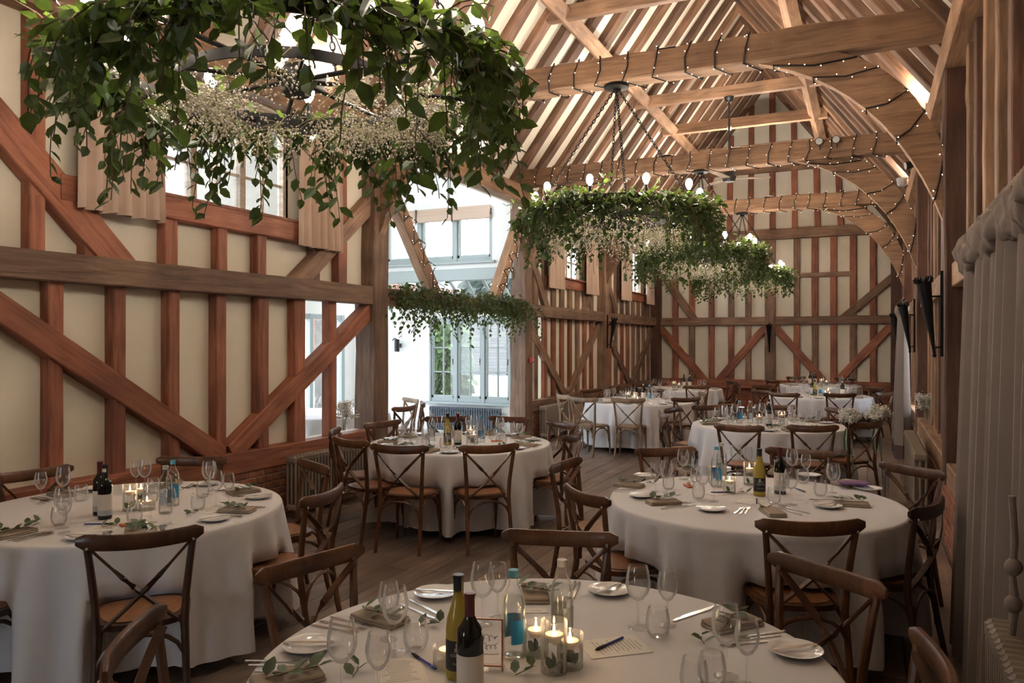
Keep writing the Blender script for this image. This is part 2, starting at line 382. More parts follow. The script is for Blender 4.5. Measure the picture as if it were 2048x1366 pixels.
# brick plinth
def plinth(name, side, Y0, Y1, xf, label, bricks=None):
    s = 1 if side == 'l' else -1
    x0, x1 = sorted((xf, xf-s*.2))
    p = MB().box(x0, x1, Y0, Y1, 0, .51).build(name, mortar); tag(p, label, None, None, 'structure')
    bm = MB().bbox(-.03, .02, -.104, .104, -.031, .031, .006).mesh('brick', brick_m)
    if bricks:
        for c in range(7):
            y = bricks[0]+(.11 if c % 2 else 0)
            while y < bricks[1]:
                link('brick', bm, p, Matrix.Translation((xf-s*.012+random.uniform(-.003, .003), y, .04+c*.0735))@(Matrix.Rotation(math.pi, 4, 'Z') if s < 0 else Matrix())); y += .22
    return p
plinth('trim_1', 'l', -3, 7.62, -5.36, 'low red brick plinth under the window wall', (3.3, 7.5))
plinth('trim_2', 'l', 12.36, 21.3, -5.36, 'low red brick plinth beyond the porch opening', (12.5, 14.5))

# ---------------------------------------------------------------- right wall
XW = .90
wr = wall_mesh(MB(), -3.0, 21.5, .5, 4.15, XW, XW+.1, [(3.0, 5.05, .3, 2.15), (12.7, 14.2, .3, 2.15)], 'x').build('wall_right', plaster)
tag(wr, 'cream plastered side wall with deep oak studs behind the curtains', None, None, 'structure')
def rbeam(name, Y0, z0, Y1, z1, w, mat=oak_red, depth=.2): return beam(name, (XW+.005-depth/2, Y0, z0), (XW+.005-depth/2, Y1, z1), w, depth, mat, wr, up=(1, 0, 0))
for Y0, Y1 in ((-3, 2.65), (2.95, 7.6), (7.93, 12.05), (12.36, 16.42), (16.72, 21.2)):
    rbeam('mid_rail', Y0, 2.32, Y1, 2.32, .21, oak_light, .26); rbeam('sill_plate', Y0, .60, Y1, .60, .21, oak_light, .30)
    n = int((Y1-Y0)/.48)
    for i in range(1, n):
        y = Y0+(Y1-Y0)*i/n
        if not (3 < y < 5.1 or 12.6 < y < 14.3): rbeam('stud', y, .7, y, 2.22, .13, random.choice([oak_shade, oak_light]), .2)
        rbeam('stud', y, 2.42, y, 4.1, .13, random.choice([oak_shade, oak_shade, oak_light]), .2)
rbeam('brace', 9.0, .72, 7.95, 2.2, .15, oak_light, .16); rbeam('brace', 11.0, .72, 12.0, 2.2, .15, oak_light, .16); rbeam('brace', 6.2, 2.5, 7.6, 3.9, .16, oak_light, .16)
rbeam('wall_plate', -3, 4.24, 21.4, 4.24, .27, oak_light, .32)
plinth('trim_3', 'r', -3, 21.3, .60, 'low red brick plinth behind the cream radiators', (5.1, 9.4))

# ---------------------------------------------------------------- gable wall
YE = 21.35
gp = [(XL-.2, .0), (XR+.4, .0), (XR+.4, 4.4), (XC, RIDGE+.1), (XL-.2, 4.4)]
wf = MB().prism(gp, YE, YE+.1).build('wall_far', plaster); tag(wf, 'cream plastered gable wall with timber studs and braces', None, None, 'structure')
def gbeam(name, X0, z0, X1, z1, w, mat=oak_red, depth=.10): return beam(name, (X0, YE+.005-depth/2, z0), (X1, YE+.005-depth/2, z1), w, depth, mat, wf, up=(0, -1, 0))
gx = [at_Y(p, YE) for p in (1352, 1385, 1424, 1463, 1497, 1594, 1630, 1667, 1706, 1746)]
for x in gx: gbeam('stud', x, .72, x, 2.19, .15, random.choice([oak_red, oak_brown]))
for x in gx: gbeam('stud', x, 2.40, x, 4.43, .15, random.choice([oak_red, oak_brown]))
for i, x in enumerate([-4.55, -3.95, -3.4, -2.85, -2.3, -1.75, -1.2, -.65, -.1]):
    zt = 4.6+(RIDGE-4.5)*(1-abs(x-XC)/3.05); gbeam('stud', x, 4.68, x+(XC-x)*.04, max(4.9, zt-.1), .14, oak_red)
gpx = at_Y(1541, YE); gbeam('post', gpx, .7, gpx, 4.43, .26, oak_brown, .16)
gbeam('mid_rail', XL, 2.295, gpx-.13, 2.295, .21, oak_brown, .14); gbeam('mid_rail', gpx+.13, 2.295, XR+.2, 2.295, .21, oak_brown, .14)
gbeam('tie_beam', XL, 4.55, XR+.3, 4.55, .26, oak_brown, .2); gbeam('sill_plate', XL, .62, XR+.3, .62, .24, oak_red, .16)
gbeam('noggin', gx[5], 3.46, gx[8], 3.46, .12, oak_brown, .12)
gbeam('brace', gpx-.1, 2.15, gpx-1.36, .66, .19, oak_red, .12); gbeam('brace', gpx+.1, 2.15, gpx+1.36, .66, .19, oak_red, .12)
gbeam('brace', XL+.1, 2.15, XL+1.36, .66, .19, oak_red, .12); gbeam('brace', XR-.1, 2.15, XR-1.4, .66, .19, oak_red, .12)
gbeam('brace', XL+.2, 3.6, XL+1.1, 2.29, .19, oak_brown, .12); gbeam('brace', XR-.05, 3.35, XR-1.25, 2.29, .19, oak_brown, .12)
gbeam('collar', -4.2, 6.3, -.6, 6.3, .2, oak_brown, .14)
gbeam('corner_post', XL-.02, 0, XL-.02, 4.4, .34, oak_dark, .3); gbeam('corner_post', XR+.1, 0, XR+.1, 4.4, .42, oak_dark, .3)
MB().box(XL, XR+.3, YE-.05, YE, 0, .52).build('brick_panel', brick_m, wf)
# wall behind the camera, with a glazed opening
wn = wall_mesh(MB(), XL-.2, XW+.1, 0, 8.7, -3.1, -3.0, [(-4.2, -3.2, 1.0, 2.4)], 'y').build('wall_near', plaster); tag(wn, 'cream plastered wall behind the viewpoint', None, None, 'structure')

# ---------------------------------------------------------------- roof
EAVE = Vector((XL-.18, 0, 4.36)); TOP = Vector((XC, 0, RIDGE)); sv = (TOP-EAVE); SL = sv.length; sv.normalize(); nv = Vector((sv.z, 0, -sv.x))
def mir(p): return Vector((2*XC-p[0], p[1], p[2]))
cl = MB()
for m in (0, 1):
    a, b = EAVE-nv*.0, TOP-nv*.0; c, d = a-nv*.1, b-nv*.1
    q = [(a.x, a.z), (b.x, b.z), (d.x, d.z), (c.x, c.z)]
    if m: q = [(2*XC-x, z) for x, z in q][::-1]
    cl.prism(q, -3.1, 21.5)
ceil = cl.build('ceiling', plaster); tag(ceil, 'steep cream plastered barn roof between the rafters', None, None, 'structure')
y = -2.8; k = 0
while y < 21.2:
    for m in (0, 1):
        a = EAVE+nv*.025; b = TOP+nv*.025-sv*.05; a.y = b.y = y+random.uniform(-.02, .02); n_ = nv.copy()
        if m: a, b, n_ = mir(a), mir(b), Vector((-nv.x, 0, nv.z))
        beam('rafter', a, b, random.uniform(.18, .215), .15, rafter_m, ceil, up=n_, jit=.006)
    y += .61
for m in (0, 1):
    p = Vector((-3.82, 0, 6.27))
    if m: p = mir(p)
    for Y0, Y1 in zip([-3]+FY, FY+[]): beam('purlin', (p.x, Y0, p.z), (p.x, Y1, p.z), .17, .19, oak_light, ceil, up=(1, 0, 1.2) if not m else (-1, 0, 1.2))
for Y in (5.3, 10.0, 14.35, 18.9): beam('collar', (-4.05, Y, 6.28), (-.75, Y, 6.28), .12, .2, oak_light, ceil)
# ---------------------------------------------------------------- trusses
def bez(a, c, b, n=10): return [tuple((1-t)**2*p+2*t*(1-t)*q+t*t*r for p, q, r in zip(a, c, b)) for t in [i/n for i in range(n+1)]]
INTR = bez((-1.02, ZT+.01), (.16, 4.12), (.60, 2.78), 12); EXTR = bez((-.30, ZT+.01), (.34, 4.22), (.60, 3.42), 12)
def truss(i, Y, n):
    t = empty('trim_%d' % n); tag(t, ['oak roof truss over the nearest leafy chandelier', 'big oak roof truss wrapped in fairy lights above the porch table', 'second oak roof truss from the viewpoint, with black spotlights', 'last oak truss before the gable wall'][i], None, None, 'structure')
    beam('tie_beam', (XL-.2, Y, ZT+.13), (XR+.28, Y, ZT+.13), .25, .27, oak_light, t, jit=.01, ch=.015)
    for m in (0, 1):
        X = XL-.06 if not m else XR+.14; s = 1 if not m else -1
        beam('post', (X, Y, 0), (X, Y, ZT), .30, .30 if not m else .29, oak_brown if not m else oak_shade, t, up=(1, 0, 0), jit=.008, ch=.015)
        poly = INTR+EXTR[::-1]
        if not m: poly = [(2*XC-x, z) for x, z in poly][::-1]
        MB().prism(poly[::-1], Y-.055, Y+.055).build('arch_brace', oak_light, t)
        xs = XC-1.2 if not m else XC+1.2
        beam('queen_strut', (xs, Y, ZT+.26), (xs, Y, 6.35), .16, .17, oak_red, t)
    beam('collar', (-4.05, Y, 6.30), (-.75, Y, 6.30), .12, .21, oak_light, t)
    return t
for i in range(4): truss(i, FY[i], 4+i)

# ---------------------------------------------------------------- porch extension and outside
XX = -9.5
wp = MB()
wall_mesh(wp, XX, -5.55, 3.0, 5.2, 12.05, 12.2, [(-8.9, -5.95, 3.16, 4.08)], 'y')                       # upper wall
wall_mesh(wp, XX, -5.55, 0, 2.35, 12.9, 13.0, [(-7.72, -5.98, .60, 2.2)], 'y')                           # lower wall
wall_mesh(wp, 3.0, 12.95, 0, 2.9, XX-.1, XX, [(9.6, 12.55, .35, 2.25), (5.5, 9.0, .35, 2.25)], 'x')
wall_mesh(wp, XX, -5.6, 0, 2.9, 2.9, 3.0, [], 'y')
wp.box(XX, -5.55, 6.5, 12.2, 5.2, 5.3).box(XX-.1, XX, 7.0, 12.2, 2.9, 5.2)
wpo = wp.build('wall_porch', white_plaster); tag(wpo, 'white rendered walls of the porch extension', None, None, 'structure')
beam('lintel', (XX, 12.1, 2.93), (-5.55, 12.1, 2.93), .22, .2, sage, wpo, jit=0)
beam('corner_post', (XX+.1, 12.75, 0), (XX+.1, 12.75, 2.6), .16, .2, sage, wpo, jit=0); beam('corner_post', (-5.82, 12.7, 0), (-5.82, 12.7, 2.6), .14, .2, sage, wpo, jit=0)
for i in range(12):
    x = XX+.2+i*.34
    beam('roof_bar', (x, 12.2, 2.90), (x, 12.98, 2.33), .05, .06, sage, wpo, jit=0)
    if i < 11: MB().add([(x+.03, 12.2, 2.90), (x+.31, 12.2, 2.90), (x+.31, 12.98, 2.33), (x+.03, 12.98, 2.33)], [(0, 1, 2, 3)]).build('roof_pane', pane_m, wpo)
def casement(nm, x0, x1, z0, z1, Y, nl, bars, label):
    w = MB().bbox(x0, x1, Y-.05, Y+.05, z0, z0+.07).bbox(x0, x1, Y-.05, Y+.05, z1-.07, z1).build(nm, sage); tag(w, label, None, None, 'structure')
    st = (x1-x0)/nl
    for i in range(nl+1): MB().bbox(max(x0, x0+i*st-.04), min(x1, x0+i*st+.04), Y-.07, Y+.05, z0, z1).build('mullion', sage, w)
    for i in range(nl):
        a, b = x0+i*st+.04, x0+(i+1)*st-.04
        sa = MB().box(a, a+.035, Y-.035, Y+.03, z0+.07, z1-.07).box(b-.035, b, Y-.035, Y+.03, z0+.07, z1-.07).box(a, b, Y-.035, Y+.03, z0+.07, z0+.12).box(a, b, Y-.035, Y+.03, z1-.12, z1-.07).build('sash', sage, w)
        MB().box(a+.03, b-.03, Y-.003, Y+.003, z0+.1, z1-.1).build('pane', pane_m, sa)
        if bars:
            MB().box((a+b)/2-.01, (a+b)/2+.01, Y-.02, Y+.02, z0+.1, z1-.1).build('glazing_bar', sage, sa)
            for q in range(1, bars): zz = z0+.1+(z1-z0-.2)*q/bars; MB().box(a+.03, b-.03, Y-.02, Y+.02, zz-.01, zz+.01).build('glazing_bar', sage, sa)
            MB().tube([(b-.02, Y-.04, (z0+z1)/2), (b-.02, Y-.06, (z0+z1)/2+.02), (b-.02, Y-.06, (z0+z1)/2-.09)], .008, 5).build('casement_handle', blackm, sa)
    MB().bbox(x0-.08, x1+.08, Y-.16, Y+.05, z0-.04, z0).build('window_board', sage, w)
    return w
casement('window_4', -7.72, -5.98, .60, 2.2, 12.95, 3, 3, 'sage green three-light casement window of the porch, above the dark radiator')
casement('window_5', -8.9, -5.95, 3.16, 4.08, 12.12, 4, 0, 'high sage green window of the porch with folded roman blind')
wside = MB()
w6 = MB().bbox(XX-.08, XX+.02, 9.6, 12.55, 2.17, 2.27).bbox(XX-.08, XX+.02, 9.6, 12.55, .35, .43).build('window_6', sage); tag(w6, 'tall sage green glazed door screen at the side of the porch', None, None, 'structure')
for yy in (9.65, 10.6, 11.55, 12.5): MB().bbox(XX-.08, XX+.04, yy-.05, yy+.05, .35, 2.27).build('mullion', sage, w6)
for yy in (9.7, 10.65, 11.6): MB().box(XX-.03, XX-.025, yy, yy+.85, .4, 2.2).build('pane', pane_m, w6)
# roman blind
bl = empty('roman_blind', (-7.4, 12.0, 3.95)); tag(bl, 'folded cream striped roman blind over the high porch window', 'blind')
for k in range(3): MB().bbox(-1.5, 1.46, -.05-.012*k, .0, .11-.055*k-.06, .11-.055*k+.06, .01).build('fold', linen, bl)
for x in (-.78, -.02, .72): MB().box(x-.012, x+.012, -.085, -.07, -.1, .17).build('pull_strap', hem_m, bl)
# outdoors
gd = MB().box(-45, -5.7, -12, 60, -.3, -.12).build('ground', paving); tag(gd, 'pale paved yard outside the porch windows', None, None, 'structure')
sw = MB().box(-14, -5.8, 17.2, 17.5, -.2, 1.0).build('wall_garden', slate_m); tag(sw, 'stacked slate garden wall outside the porch window', None, None, 'structure')
slab = MB().bbox(-.3, .3, -.06, .06, -.035, .035, .01).mesh('slate', slate_m)
for r in range(17):
    x = -9.6+random.uniform(0, .4)
    while x < -6.2:
        link('slate', slab, sw, Matrix.Translation((x, 17.17+random.uniform(-.02, .02), 1.05+r*.075))); x += random.uniform(.5, .66)
MB().box(-14, -5.8, 17.2, 17.5, 1.0, 2.35).build('wall_core', slate_m, sw)
wp2 = MB().box(-12, -5.8, 16.2, 16.3, -.2, .95).build('wall_terrace', white_plaster); tag(wp2, 'low white terrace wall in front of the slate wall', None, None, 'structure')
bb = MB().box(-22.2, -22, 8, 40, 0, 4.8).build('wall_yard', brick_m); tag(bb, 'red brick house wall across the yard', None, None, 'structure')
lr = MB().prism([(-5.7, 3.0), (-5.7, 3.06), (-9.6, 2.76), (-9.6, 2.7)], -3, 7.0).build('roof_lean_to', slateroof); tag(lr, 'pale slate lean-to roof below the high window', None, None, 'structure')

def leaf_np(k=1.0):
    v = np.array([(0,0,0),(.33,0,-.035),(.7,0,-.05),(1,0,-.12),(.3,.29,.03),(.68,.25,0),(.3,-.29,.03),(.68,-.25,0)], float)*k
    f = [(0,1,4),(1,2,5,4),(2,3,5),(0,6,1),(1,6,7,2),(2,7,3)]
    return v, f
def leaf_mats(pos, dirs, size, roll):
    """4x4 matrices for leaves at pos pointing along dirs"""
    out = []
    for p, d, s, r in zip(pos, dirs, size, roll):
        x = Vector(d).normalized(); u = Vector((0,0,1)); u = u-x*u.dot(x)
        u = u.normalized() if u.length > .05 else x.orthogonal().normalized()
        u = Matrix.Rotation(r, 3, x)@u; y_ = u.cross(x)
        M = Matrix((x*s, y_*s, u*s)).transposed().to_4x4(); M.translation = p; out.append(M)
    return out
LV, LF = leaf_np()
def leaves_mesh(name, mats, mat):
    n = len(mats)
    A = np.array([[list(r) for r in m] for m in mats])
    V = np.einsum('nij,vj->nvi', A[:, :3, :3], LV)+A[:, None, :3, 3]
    nv_ = len(LV); fs = []
    for i in range(n): fs += [tuple(q+i*nv_ for q in f) for f in LF]
    me = bpy.data.meshes.new(name); me.from_pydata(V.reshape(-1, 3).tolist(), [], fs); me.materials.append(mat); me.update(); return me
leaf_me = MB().add(LV.tolist(), LF).mesh('leaf', leaf_m)
euc_me = MB().add(LV.tolist(), LF).mesh('leaf', euc_m)
def strand(p, d, length, droop, sp, size, wob=.35):
    """vine: points, leaf positions, leaf directions"""
    p = Vector(p); d = Vector(d).normalized(); st = .03; pts = [p.copy()]; LP = []; LD = []; acc = 0; side = 1
    for i in range(int(length/st)):
        d = (d+Vector((random.gauss(0, wob), random.gauss(0, wob), random.gauss(0, wob)))*.25+Vector((0, 0, -droop))*.25).normalized()
        p = p+d*st; pts.append(p.copy()); acc += st
        if acc >= sp:
            acc = 0; side = -side
            o = d.cross(Vector((random.gauss(0, 1), random.gauss(0, 1), random.gauss(0, 1)))).normalized()
            LP.append(p.copy()); LD.append((o*.9+d*.45+Vector((0, 0, -.3))).normalized())
    return pts, LP, LD
def bush(name, c, rx, rz, n, size, label, cat='shrub', lm=None):
    e = empty(name, c); tag(e, label, cat)
    pos = []; dr = []
    for i in range(n):
        v = Vector((random.gauss(0, 1), random.gauss(0, 1), random.gauss(0, 1))).normalized()*random.uniform(.5, 1)
        pos.append(Vector((v.x*rx, v.y*rx*.6, rz+v.z*rz))); dr.append((v.x, v.y, v.z*.3-.5))
    o = link('foliage', leaves_mesh('foliage', leaf_mats(pos, dr, [random.uniform(.7, 1.3)*size for _ in pos], [random.uniform(-1.5, 1.5) for _ in pos]), lm or hedge_m), e); o['kind'] = 'stuff'
    m = MB()
    for i in range(7): a = i*.9; m.tube([(.1*math.cos(a), .1*math.sin(a), 0), (rx*.5*math.cos(a), rx*.3*math.sin(a), rz), (rx*.8*math.cos(a), rx*.5*math.sin(a), rz*1.7)], [.02, .014, .005], 5)
    m.build('stem', stem_m, e)
bush('bamboo_shrub', (-8.35, 14.6, -.12), .62, 1.3, 1500, .2, 'bright green bamboo shrub outside the porch window')
bush('garden_bush', (-6.35, 15.4, -.12), .45, 1.25, 800, .16, 'small green climber against the slate garden wall')
bush('tree', (-17.5, 38, -.12), 3.4, 3.3, 1800, .6, 'distant round tree seen through the high porch window', 'tree', tree_m)

# ---------------------------------------------------------------- small curtains on the high windows
def drape(mb, P0, P1, z0, z1, nf, amp, outv, flare=0, rows=10, per=9, seed=0, top_amp=.45):
    rd = random.Random(seed); ph = [rd.uniform(-.35, .35) for _ in range(nf+2)]; am = [rd.uniform(.6, 1.2) for _ in range(nf+2)]
    P0, P1, o = Vector(P0), Vector(P1), Vector(outv); n = nf*per; v = []; f = []
    dirv = (P1-P0)
    for i in range(rows+1):
        t = i/rows; z = z1+(z0-z1)*t
        for k in range(n+1):
            s = k/per; c = int(min(nf-1, s)); a = math.sin(2*math.pi*s+ph[c]*math.sin(2*math.pi*s/3))*am[c]*(1-(s-c))+math.sin(2*math.pi*s+ph[c+1])*am[c+1]*(s-c)
            A = amp*(top_amp+(1-top_amp)*t)
            p = P0+dirv*(k/n-.5)*(1+flare*t)+dirv*.5+o*(a*A+flare*.12*t)
            v.append((p.x, p.y, z+.006*math.sin(3*s)*t))
    for i in range(rows):
        for k in range(n): f.append((i*(n+1)+k, i*(n+1)+k+1, (i+1)*(n+1)+k+1, (i+1)*(n+1)+k))
    return mb.add(v, f)
CURT = [(3.86, 4.6, 'left of the high window below the big chandelier'), (6.3, 7.0, 'right of the high window below the big chandelier'),
        (13.15, 13.9, 'first in the bay beyond the porch'), (15.2, 15.95, 'second in the bay beyond the porch, beside the oak post'),
        (17.7, 18.5, 'nearer one in the last bay before the gable'), (20.0, 20.7, 'last one beside the gable wall')]
for i, (a, b, l) in enumerate(CURT):
    e = empty('window_curtain', (0, 0, 0)); tag(e, 'short cream linen curtain, '+l, 'curtain', 'short curtains of the high windows')
    drape(MB(), (-5.32, a, 0), (-5.32, b, 0), 2.74, 4.06, 6, .055, (1, 0, 0), .06, 8, 8, i).build('drape', linen, e, True)
    MB().tube([(-5.34, a-.08, 4.07), (-5.34, b+.08, 4.07)], .014, 6).build('curtain_rod', iron, e)

# ---------------------------------------------------------------- chandeliers
def torus_band(mb, R, z0, z1, t, n=48):
    return mb.lathe([(R-t, z0), (R, z0), (R, z1), (R-t, z1), (R-t, z0)], n, cap0=False, cap1=False)
def chain(p0, p1, L=.05):
    m = MB(); p0, p1 = Vector(p0), Vector(p1); d = p1-p0; n = max(2, int(d.length/(L*.78))); x = d.normalized(); u = x.orthogonal().normalized(); w = x.cross(u)
    for i in range(n):
        c = p0+d*((i+.5)/n); s = u if i % 2 else w
        ring = [c+x*(math.cos(a)*L*.5)+s*(math.sin(a)*L*.27) for a in [2*math.pi*k/8 for k in range(9)]]
        m.tube(ring, .0048, 4, False)
    return m
def gyp(c_list, n, spread, rb):
    """little white flower heads with thin stems"""
    fl_, st_ = MB(), MB(); octv = [(1,0,0),(-1,0,0),(0,1,0),(0,-1,0),(0,0,1),(0,0,-1)]; octf = [(0,2,4),(2,1,4),(1,3,4),(3,0,4),(2,0,5),(1,2,5),(3,1,5),(0,3,5)]
    for i in range(n):
        c = Vector(random.choice(c_list)); d = Vector((random.gauss(0, 1), random.gauss(0, 1), random.gauss(0, .7)-.5)).normalized()
        q = c+d*spread*random.uniform(.25, 1); r = rb*random.uniform(.6, 1.3)
        fl_.add([q+Vector(o)*r for o in octv], octf)
        if i % 5 == 0: st_.tube([c, (c+q)/2+Vector((0, 0, .01)), q], .0014, 3, False)
    return fl_, st_
def chandelier(idx, Y, R, leaves, size, strands, label, camside, droopmax=.55, gypn=2600):
    zr = (2.97, 3.09, 3.12, 3.14)[idx]; X = XC+.01; root = empty('ring_chandelier', (X, Y, zr)); tag(root, label, 'chandelier', 'leafy iron ring chandeliers')
    torus_band(MB(), R, -.05, .05, .012).build('iron_ring', iron, root, True); torus_band(MB(), R*.62, -.10, -.055, .01, 36).build('inner_ring', iron, root, True)
    MB().lathe([(.001, -.09), (.06, -.09), (.075, -.05), (.075, .02), (.05, .05), (.001, .055)], 16).build('hub', iron, root, True)
    for k in range(4):
        a = math.pi*k/4; c, s = math.cos(a)*R, math.sin(a)*R; MB().tube([(-c, -s, -.02), (c, s, -.02)], .011, 6).build('spoke', iron, root)
    top = ZT-zr-.02
    MB().lathe([(.001, top-.05), (.04, top-.05), (.05, top-.02), (.13, top-.01), (.13, top+.015), (.001, top+.015)], 14).build('ceiling_rose', iron, root)
    for k in range(4):
        a = math.pi*k/2+.4; chain((.03*math.cos(a), .03*math.sin(a), top-.04), (R*.97*math.cos(a), R*.97*math.sin(a), .05)).build('chain', iron, root)
    for k in range(10):
        a = 2*math.pi*(k+.5)/10; c, s = math.cos(a)*R, math.sin(a)*R
        b = MB().lathe([(.001, .05), (.016, .05), (.02, .09), (.014, .13), (.001, .13)], 10).build('candle_cup', iron, root, M=Matrix.Translation((c, s, 0)))
        bu = MB().lathe([(.010, .128), (.016, .14), (.028, .16), (.035, .185), (.033, .208), (.022, .228), (.010, .237), (.001, .24)], 10, cap0=False).build('bulb', bulb_m, b, True)
        ld = bpy.data.lights.new('bulb_light', 'POINT'); ld.energy = BULB_W; ld.color = WARM; ld.shadow_soft_size = .03
        lo = bpy.data.objects.new('bulb_light', ld); COL.objects.link(lo); lo.parent = root; lo.location = (c, s, .275)
    # foliage
    vm = MB(); P = []; D = []
    for i in range(strands):
        a = random.uniform(0, 2*math.pi); rr = R+random.uniform(-.10, .06)
        big = random.random() < .22
        out = random.uniform(.1, .9)
        d = (math.cos(a)*out-math.sin(a)*random.uniform(-1, 1), math.sin(a)*out+math.cos(a)*random.uniform(-1, 1), random.uniform(-.3, .55))
        L_ = random.uniform(.35, droopmax) if big else random.uniform(.14, .32)
        pts, lp, ld_ = strand((rr*math.cos(a), rr*math.sin(a), random.uniform(-.08, .07)), d, L_, .9 if big else .55, size*.42, size)
        vm.tube(pts[::3]+[pts[-1]], .0028, 3, False)
        P += lp; D += ld_
    keep = min(len(P), leaves)
    P, D = P[:keep], D[:keep]
    mats = leaf_mats(P, D, [size*random.uniform(.65, 1.2) for _ in P], [random.uniform(-1, 1) for _ in P])
    order = sorted(range(len(mats)), key=lambda i: (mats[i].translation+root.location-cam.location).length)
    near = order[:300] if camside else []
    for i in near: link('leaf', leaf_me, root, mats[i])
    ns = set(near)
    o = link('foliage', leaves_mesh('foliage', [mats[i] for i in range(len(mats)) if i not in ns], leaf_m), root); o['kind'] = 'stuff'
    o = vm.build('vine', stem_m, root); o['kind'] = 'stuff'
    cl_ = [(math.cos(a)*R*q, math.sin(a)*R*q, random.uniform(-.20, -.06) if idx == 0 else random.uniform(-.32, -.10)) for a, q in [(random.uniform(0, 6.28), random.uniform(.35, .85)) for _ in range(46 if idx == 0 else 60)]]
    g, gs = gyp(cl_, gypn, .17, .0062)
    o = g.build('gypsophila', gyp_m, root); o['kind'] = 'stuff'; o = gs.build('gypsophila_stems', gypstem_m, root); o['kind'] = 'stuff'
    return root
chandelier(0, 2.81, .84, 3200, .088, 620, 'huge leafy ring chandelier nearest the viewpoint, hanging before the high window', True, .62, 4200)
chandelier(1, FY[1], .85, 4600, .070, 1000, 'leafy ring chandelier on chains from the big tie beam, second from the viewpoint', True, .62, 3800)
chandelier(2, FY[2], .82, 4200, .072, 950, 'leafy ring chandelier hanging from the second beam, third from the viewpoint', False, .62, 3000)
chandelier(3, FY[3], .82, 3000, .075, 700, 'leafy ring chandelier farthest away, before the gable wall', False, .6, 1800)

# garland on the porch rail
g = empty('leaf_garland', (XL+.06, 8.0, 2.34)); tag(g, 'thick green leaf garland draped along the rail of the porch opening', 'garland')
P, D = [], []; vm = MB()
for i in range(620):
    yy = random.uniform(-.05, 4.0); big = random.random() < .25
    pts, lp, ld_ = strand((random.uniform(-.12, .16), yy, random.uniform(-.12, .13)), (random.uniform(-.3, 1), random.uniform(-.8, .8), random.uniform(-.4, .5)), random.uniform(.3, .62) if big else random.uniform(.12, .3), .8, .035, .07)
    P += lp; D += ld_; vm.tube(pts[::3]+[pts[-1]], .0026, 3, False)
mats = leaf_mats(P, D, [.068*random.uniform(.65, 1.2) for _ in P], [random.uniform(-1, 1) for _ in P])
order = sorted(range(len(mats)), key=lambda i: -mats[i].translation.x)
for i in order[:280]: link('leaf', leaf_me, g, mats[i])
o = link('foliage', leaves_mesh('foliage', [mats[i] for i in order[280:]], leaf_m), g); o['kind'] = 'stuff'; o = vm.build('vine', stem_m, g); o['kind'] = 'stuff'

# ---------------------------------------------------------------- fairy lights
def fairy(paths, label, gap=.14):
    root = empty('fairy_light_string', (0, 0, 0)); tag(root, label, 'string lights', 'fairy light strings on the timbers')
    c, b = MB(), MB()
    for pts in paths:
        c.tube(pts, .0085, 4); acc = 0
        for p, q in zip(pts, pts[1:]):
            p, q = Vector(p), Vector(q); L_ = (q-p).length; s = gap-acc
            while s < L_:
                x = p+(q-p)*(s/L_); o = Vector((random.uniform(-1, 1), random.uniform(-1, 0), random.uniform(-1, .6))).normalized()*.03
                c.tube([x, x+o], .0035, 3); b.sphere(x+o*1.2, .0058, 6, 4); s += gap
            acc = (acc+L_) % gap
    o = c.build('cable', blackm, root); o['kind'] = 'stuff'; o = b.build('led_bulbs', led_m, root); o['kind'] = 'stuff'
def wrap_tie(Y, x0, x1, pitch=.29):
    pts = []; x = x0; y0, y1, z0, z1 = Y-.137, Y+.137, ZT-.015, ZT+.28
    while x < x1:
        j = random.uniform(-.04, .04)
        pts += [(x+j, y0, z1), (x-.03, y0-.006, (z0+z1)/2), (x-.06+j, y0, z0), (x+pitch*.3, y1, z0-.004), (x+pitch*.5, y1+.004, (z0+z1)/2), (x+pitch*.7, y1, z1)]; x += pitch
    return pts
def wrap_brace(Y, m, n=5):
    pts = []
    for k in range(n):
        t = .12+.8*k/(n-1); i = int(t*12); a, b = INTR[i], EXTR[min(12, i+1)]
        if not m: a, b = (2*XC-a[0], a[1]), (2*XC-b[0], b[1])
        d = ((b[0]-a[0]), (b[1]-a[1])); mid = (a[0]+d[0]*.5, a[1]+d[1]*.5-.04)
        pts += [(b[0], Y-.066, b[1]), (mid[0], Y-.07, mid[1]), (a[0], Y-.066, a[1]), (a[0], Y+.066, a[1]-.01), (mid[0], Y+.07, mid[1]), (b[0], Y+.066, b[1])]
    return pts
for i, l in ((1, 'black fairy light string wound around the nearest visible tie beam'), (2, 'black fairy light string wound around the second visible tie beam'), (3, 'black fairy light string wound around the tie beam before the gable')):
    fairy([wrap_tie(FY[i], XL+.3, -.9 if i == 1 else XR-.2), wrap_brace(FY[i], 1), wrap_brace(FY[i], 0)], l)
fairy([wrap_brace(FY[0], 0)], 'fairy lights on the brace at the edge of the nearest truss')
def wrap_lin(p0, p1, n, hx=.09, hs=.13):
    p0, p1 = Vector(p0), Vector(p1); d = (p1-p0).normalized(); s = d.cross(Vector((1, 0, 0))).normalized(); pts = []
    for k in range(n*2+1):
        c = p0+(p1-p0)*(k/(n*2)); sg = 1 if k % 2 else -1
        pts += [c+s*hs*sg+Vector((hx, 0, 0)), c-s*hs*sg*.0+Vector((hx+.01, 0, 0))]
    return pts
fairy([wrap_lin((-5.42, 8.02, 3.75), (-5.42, 9.22, 2.42), 5), wrap_lin((-5.42, 12.0, 3.75), (-5.42, 11.05, 2.42), 5)], 'fairy lights on the two slanting braces of the porch opening')

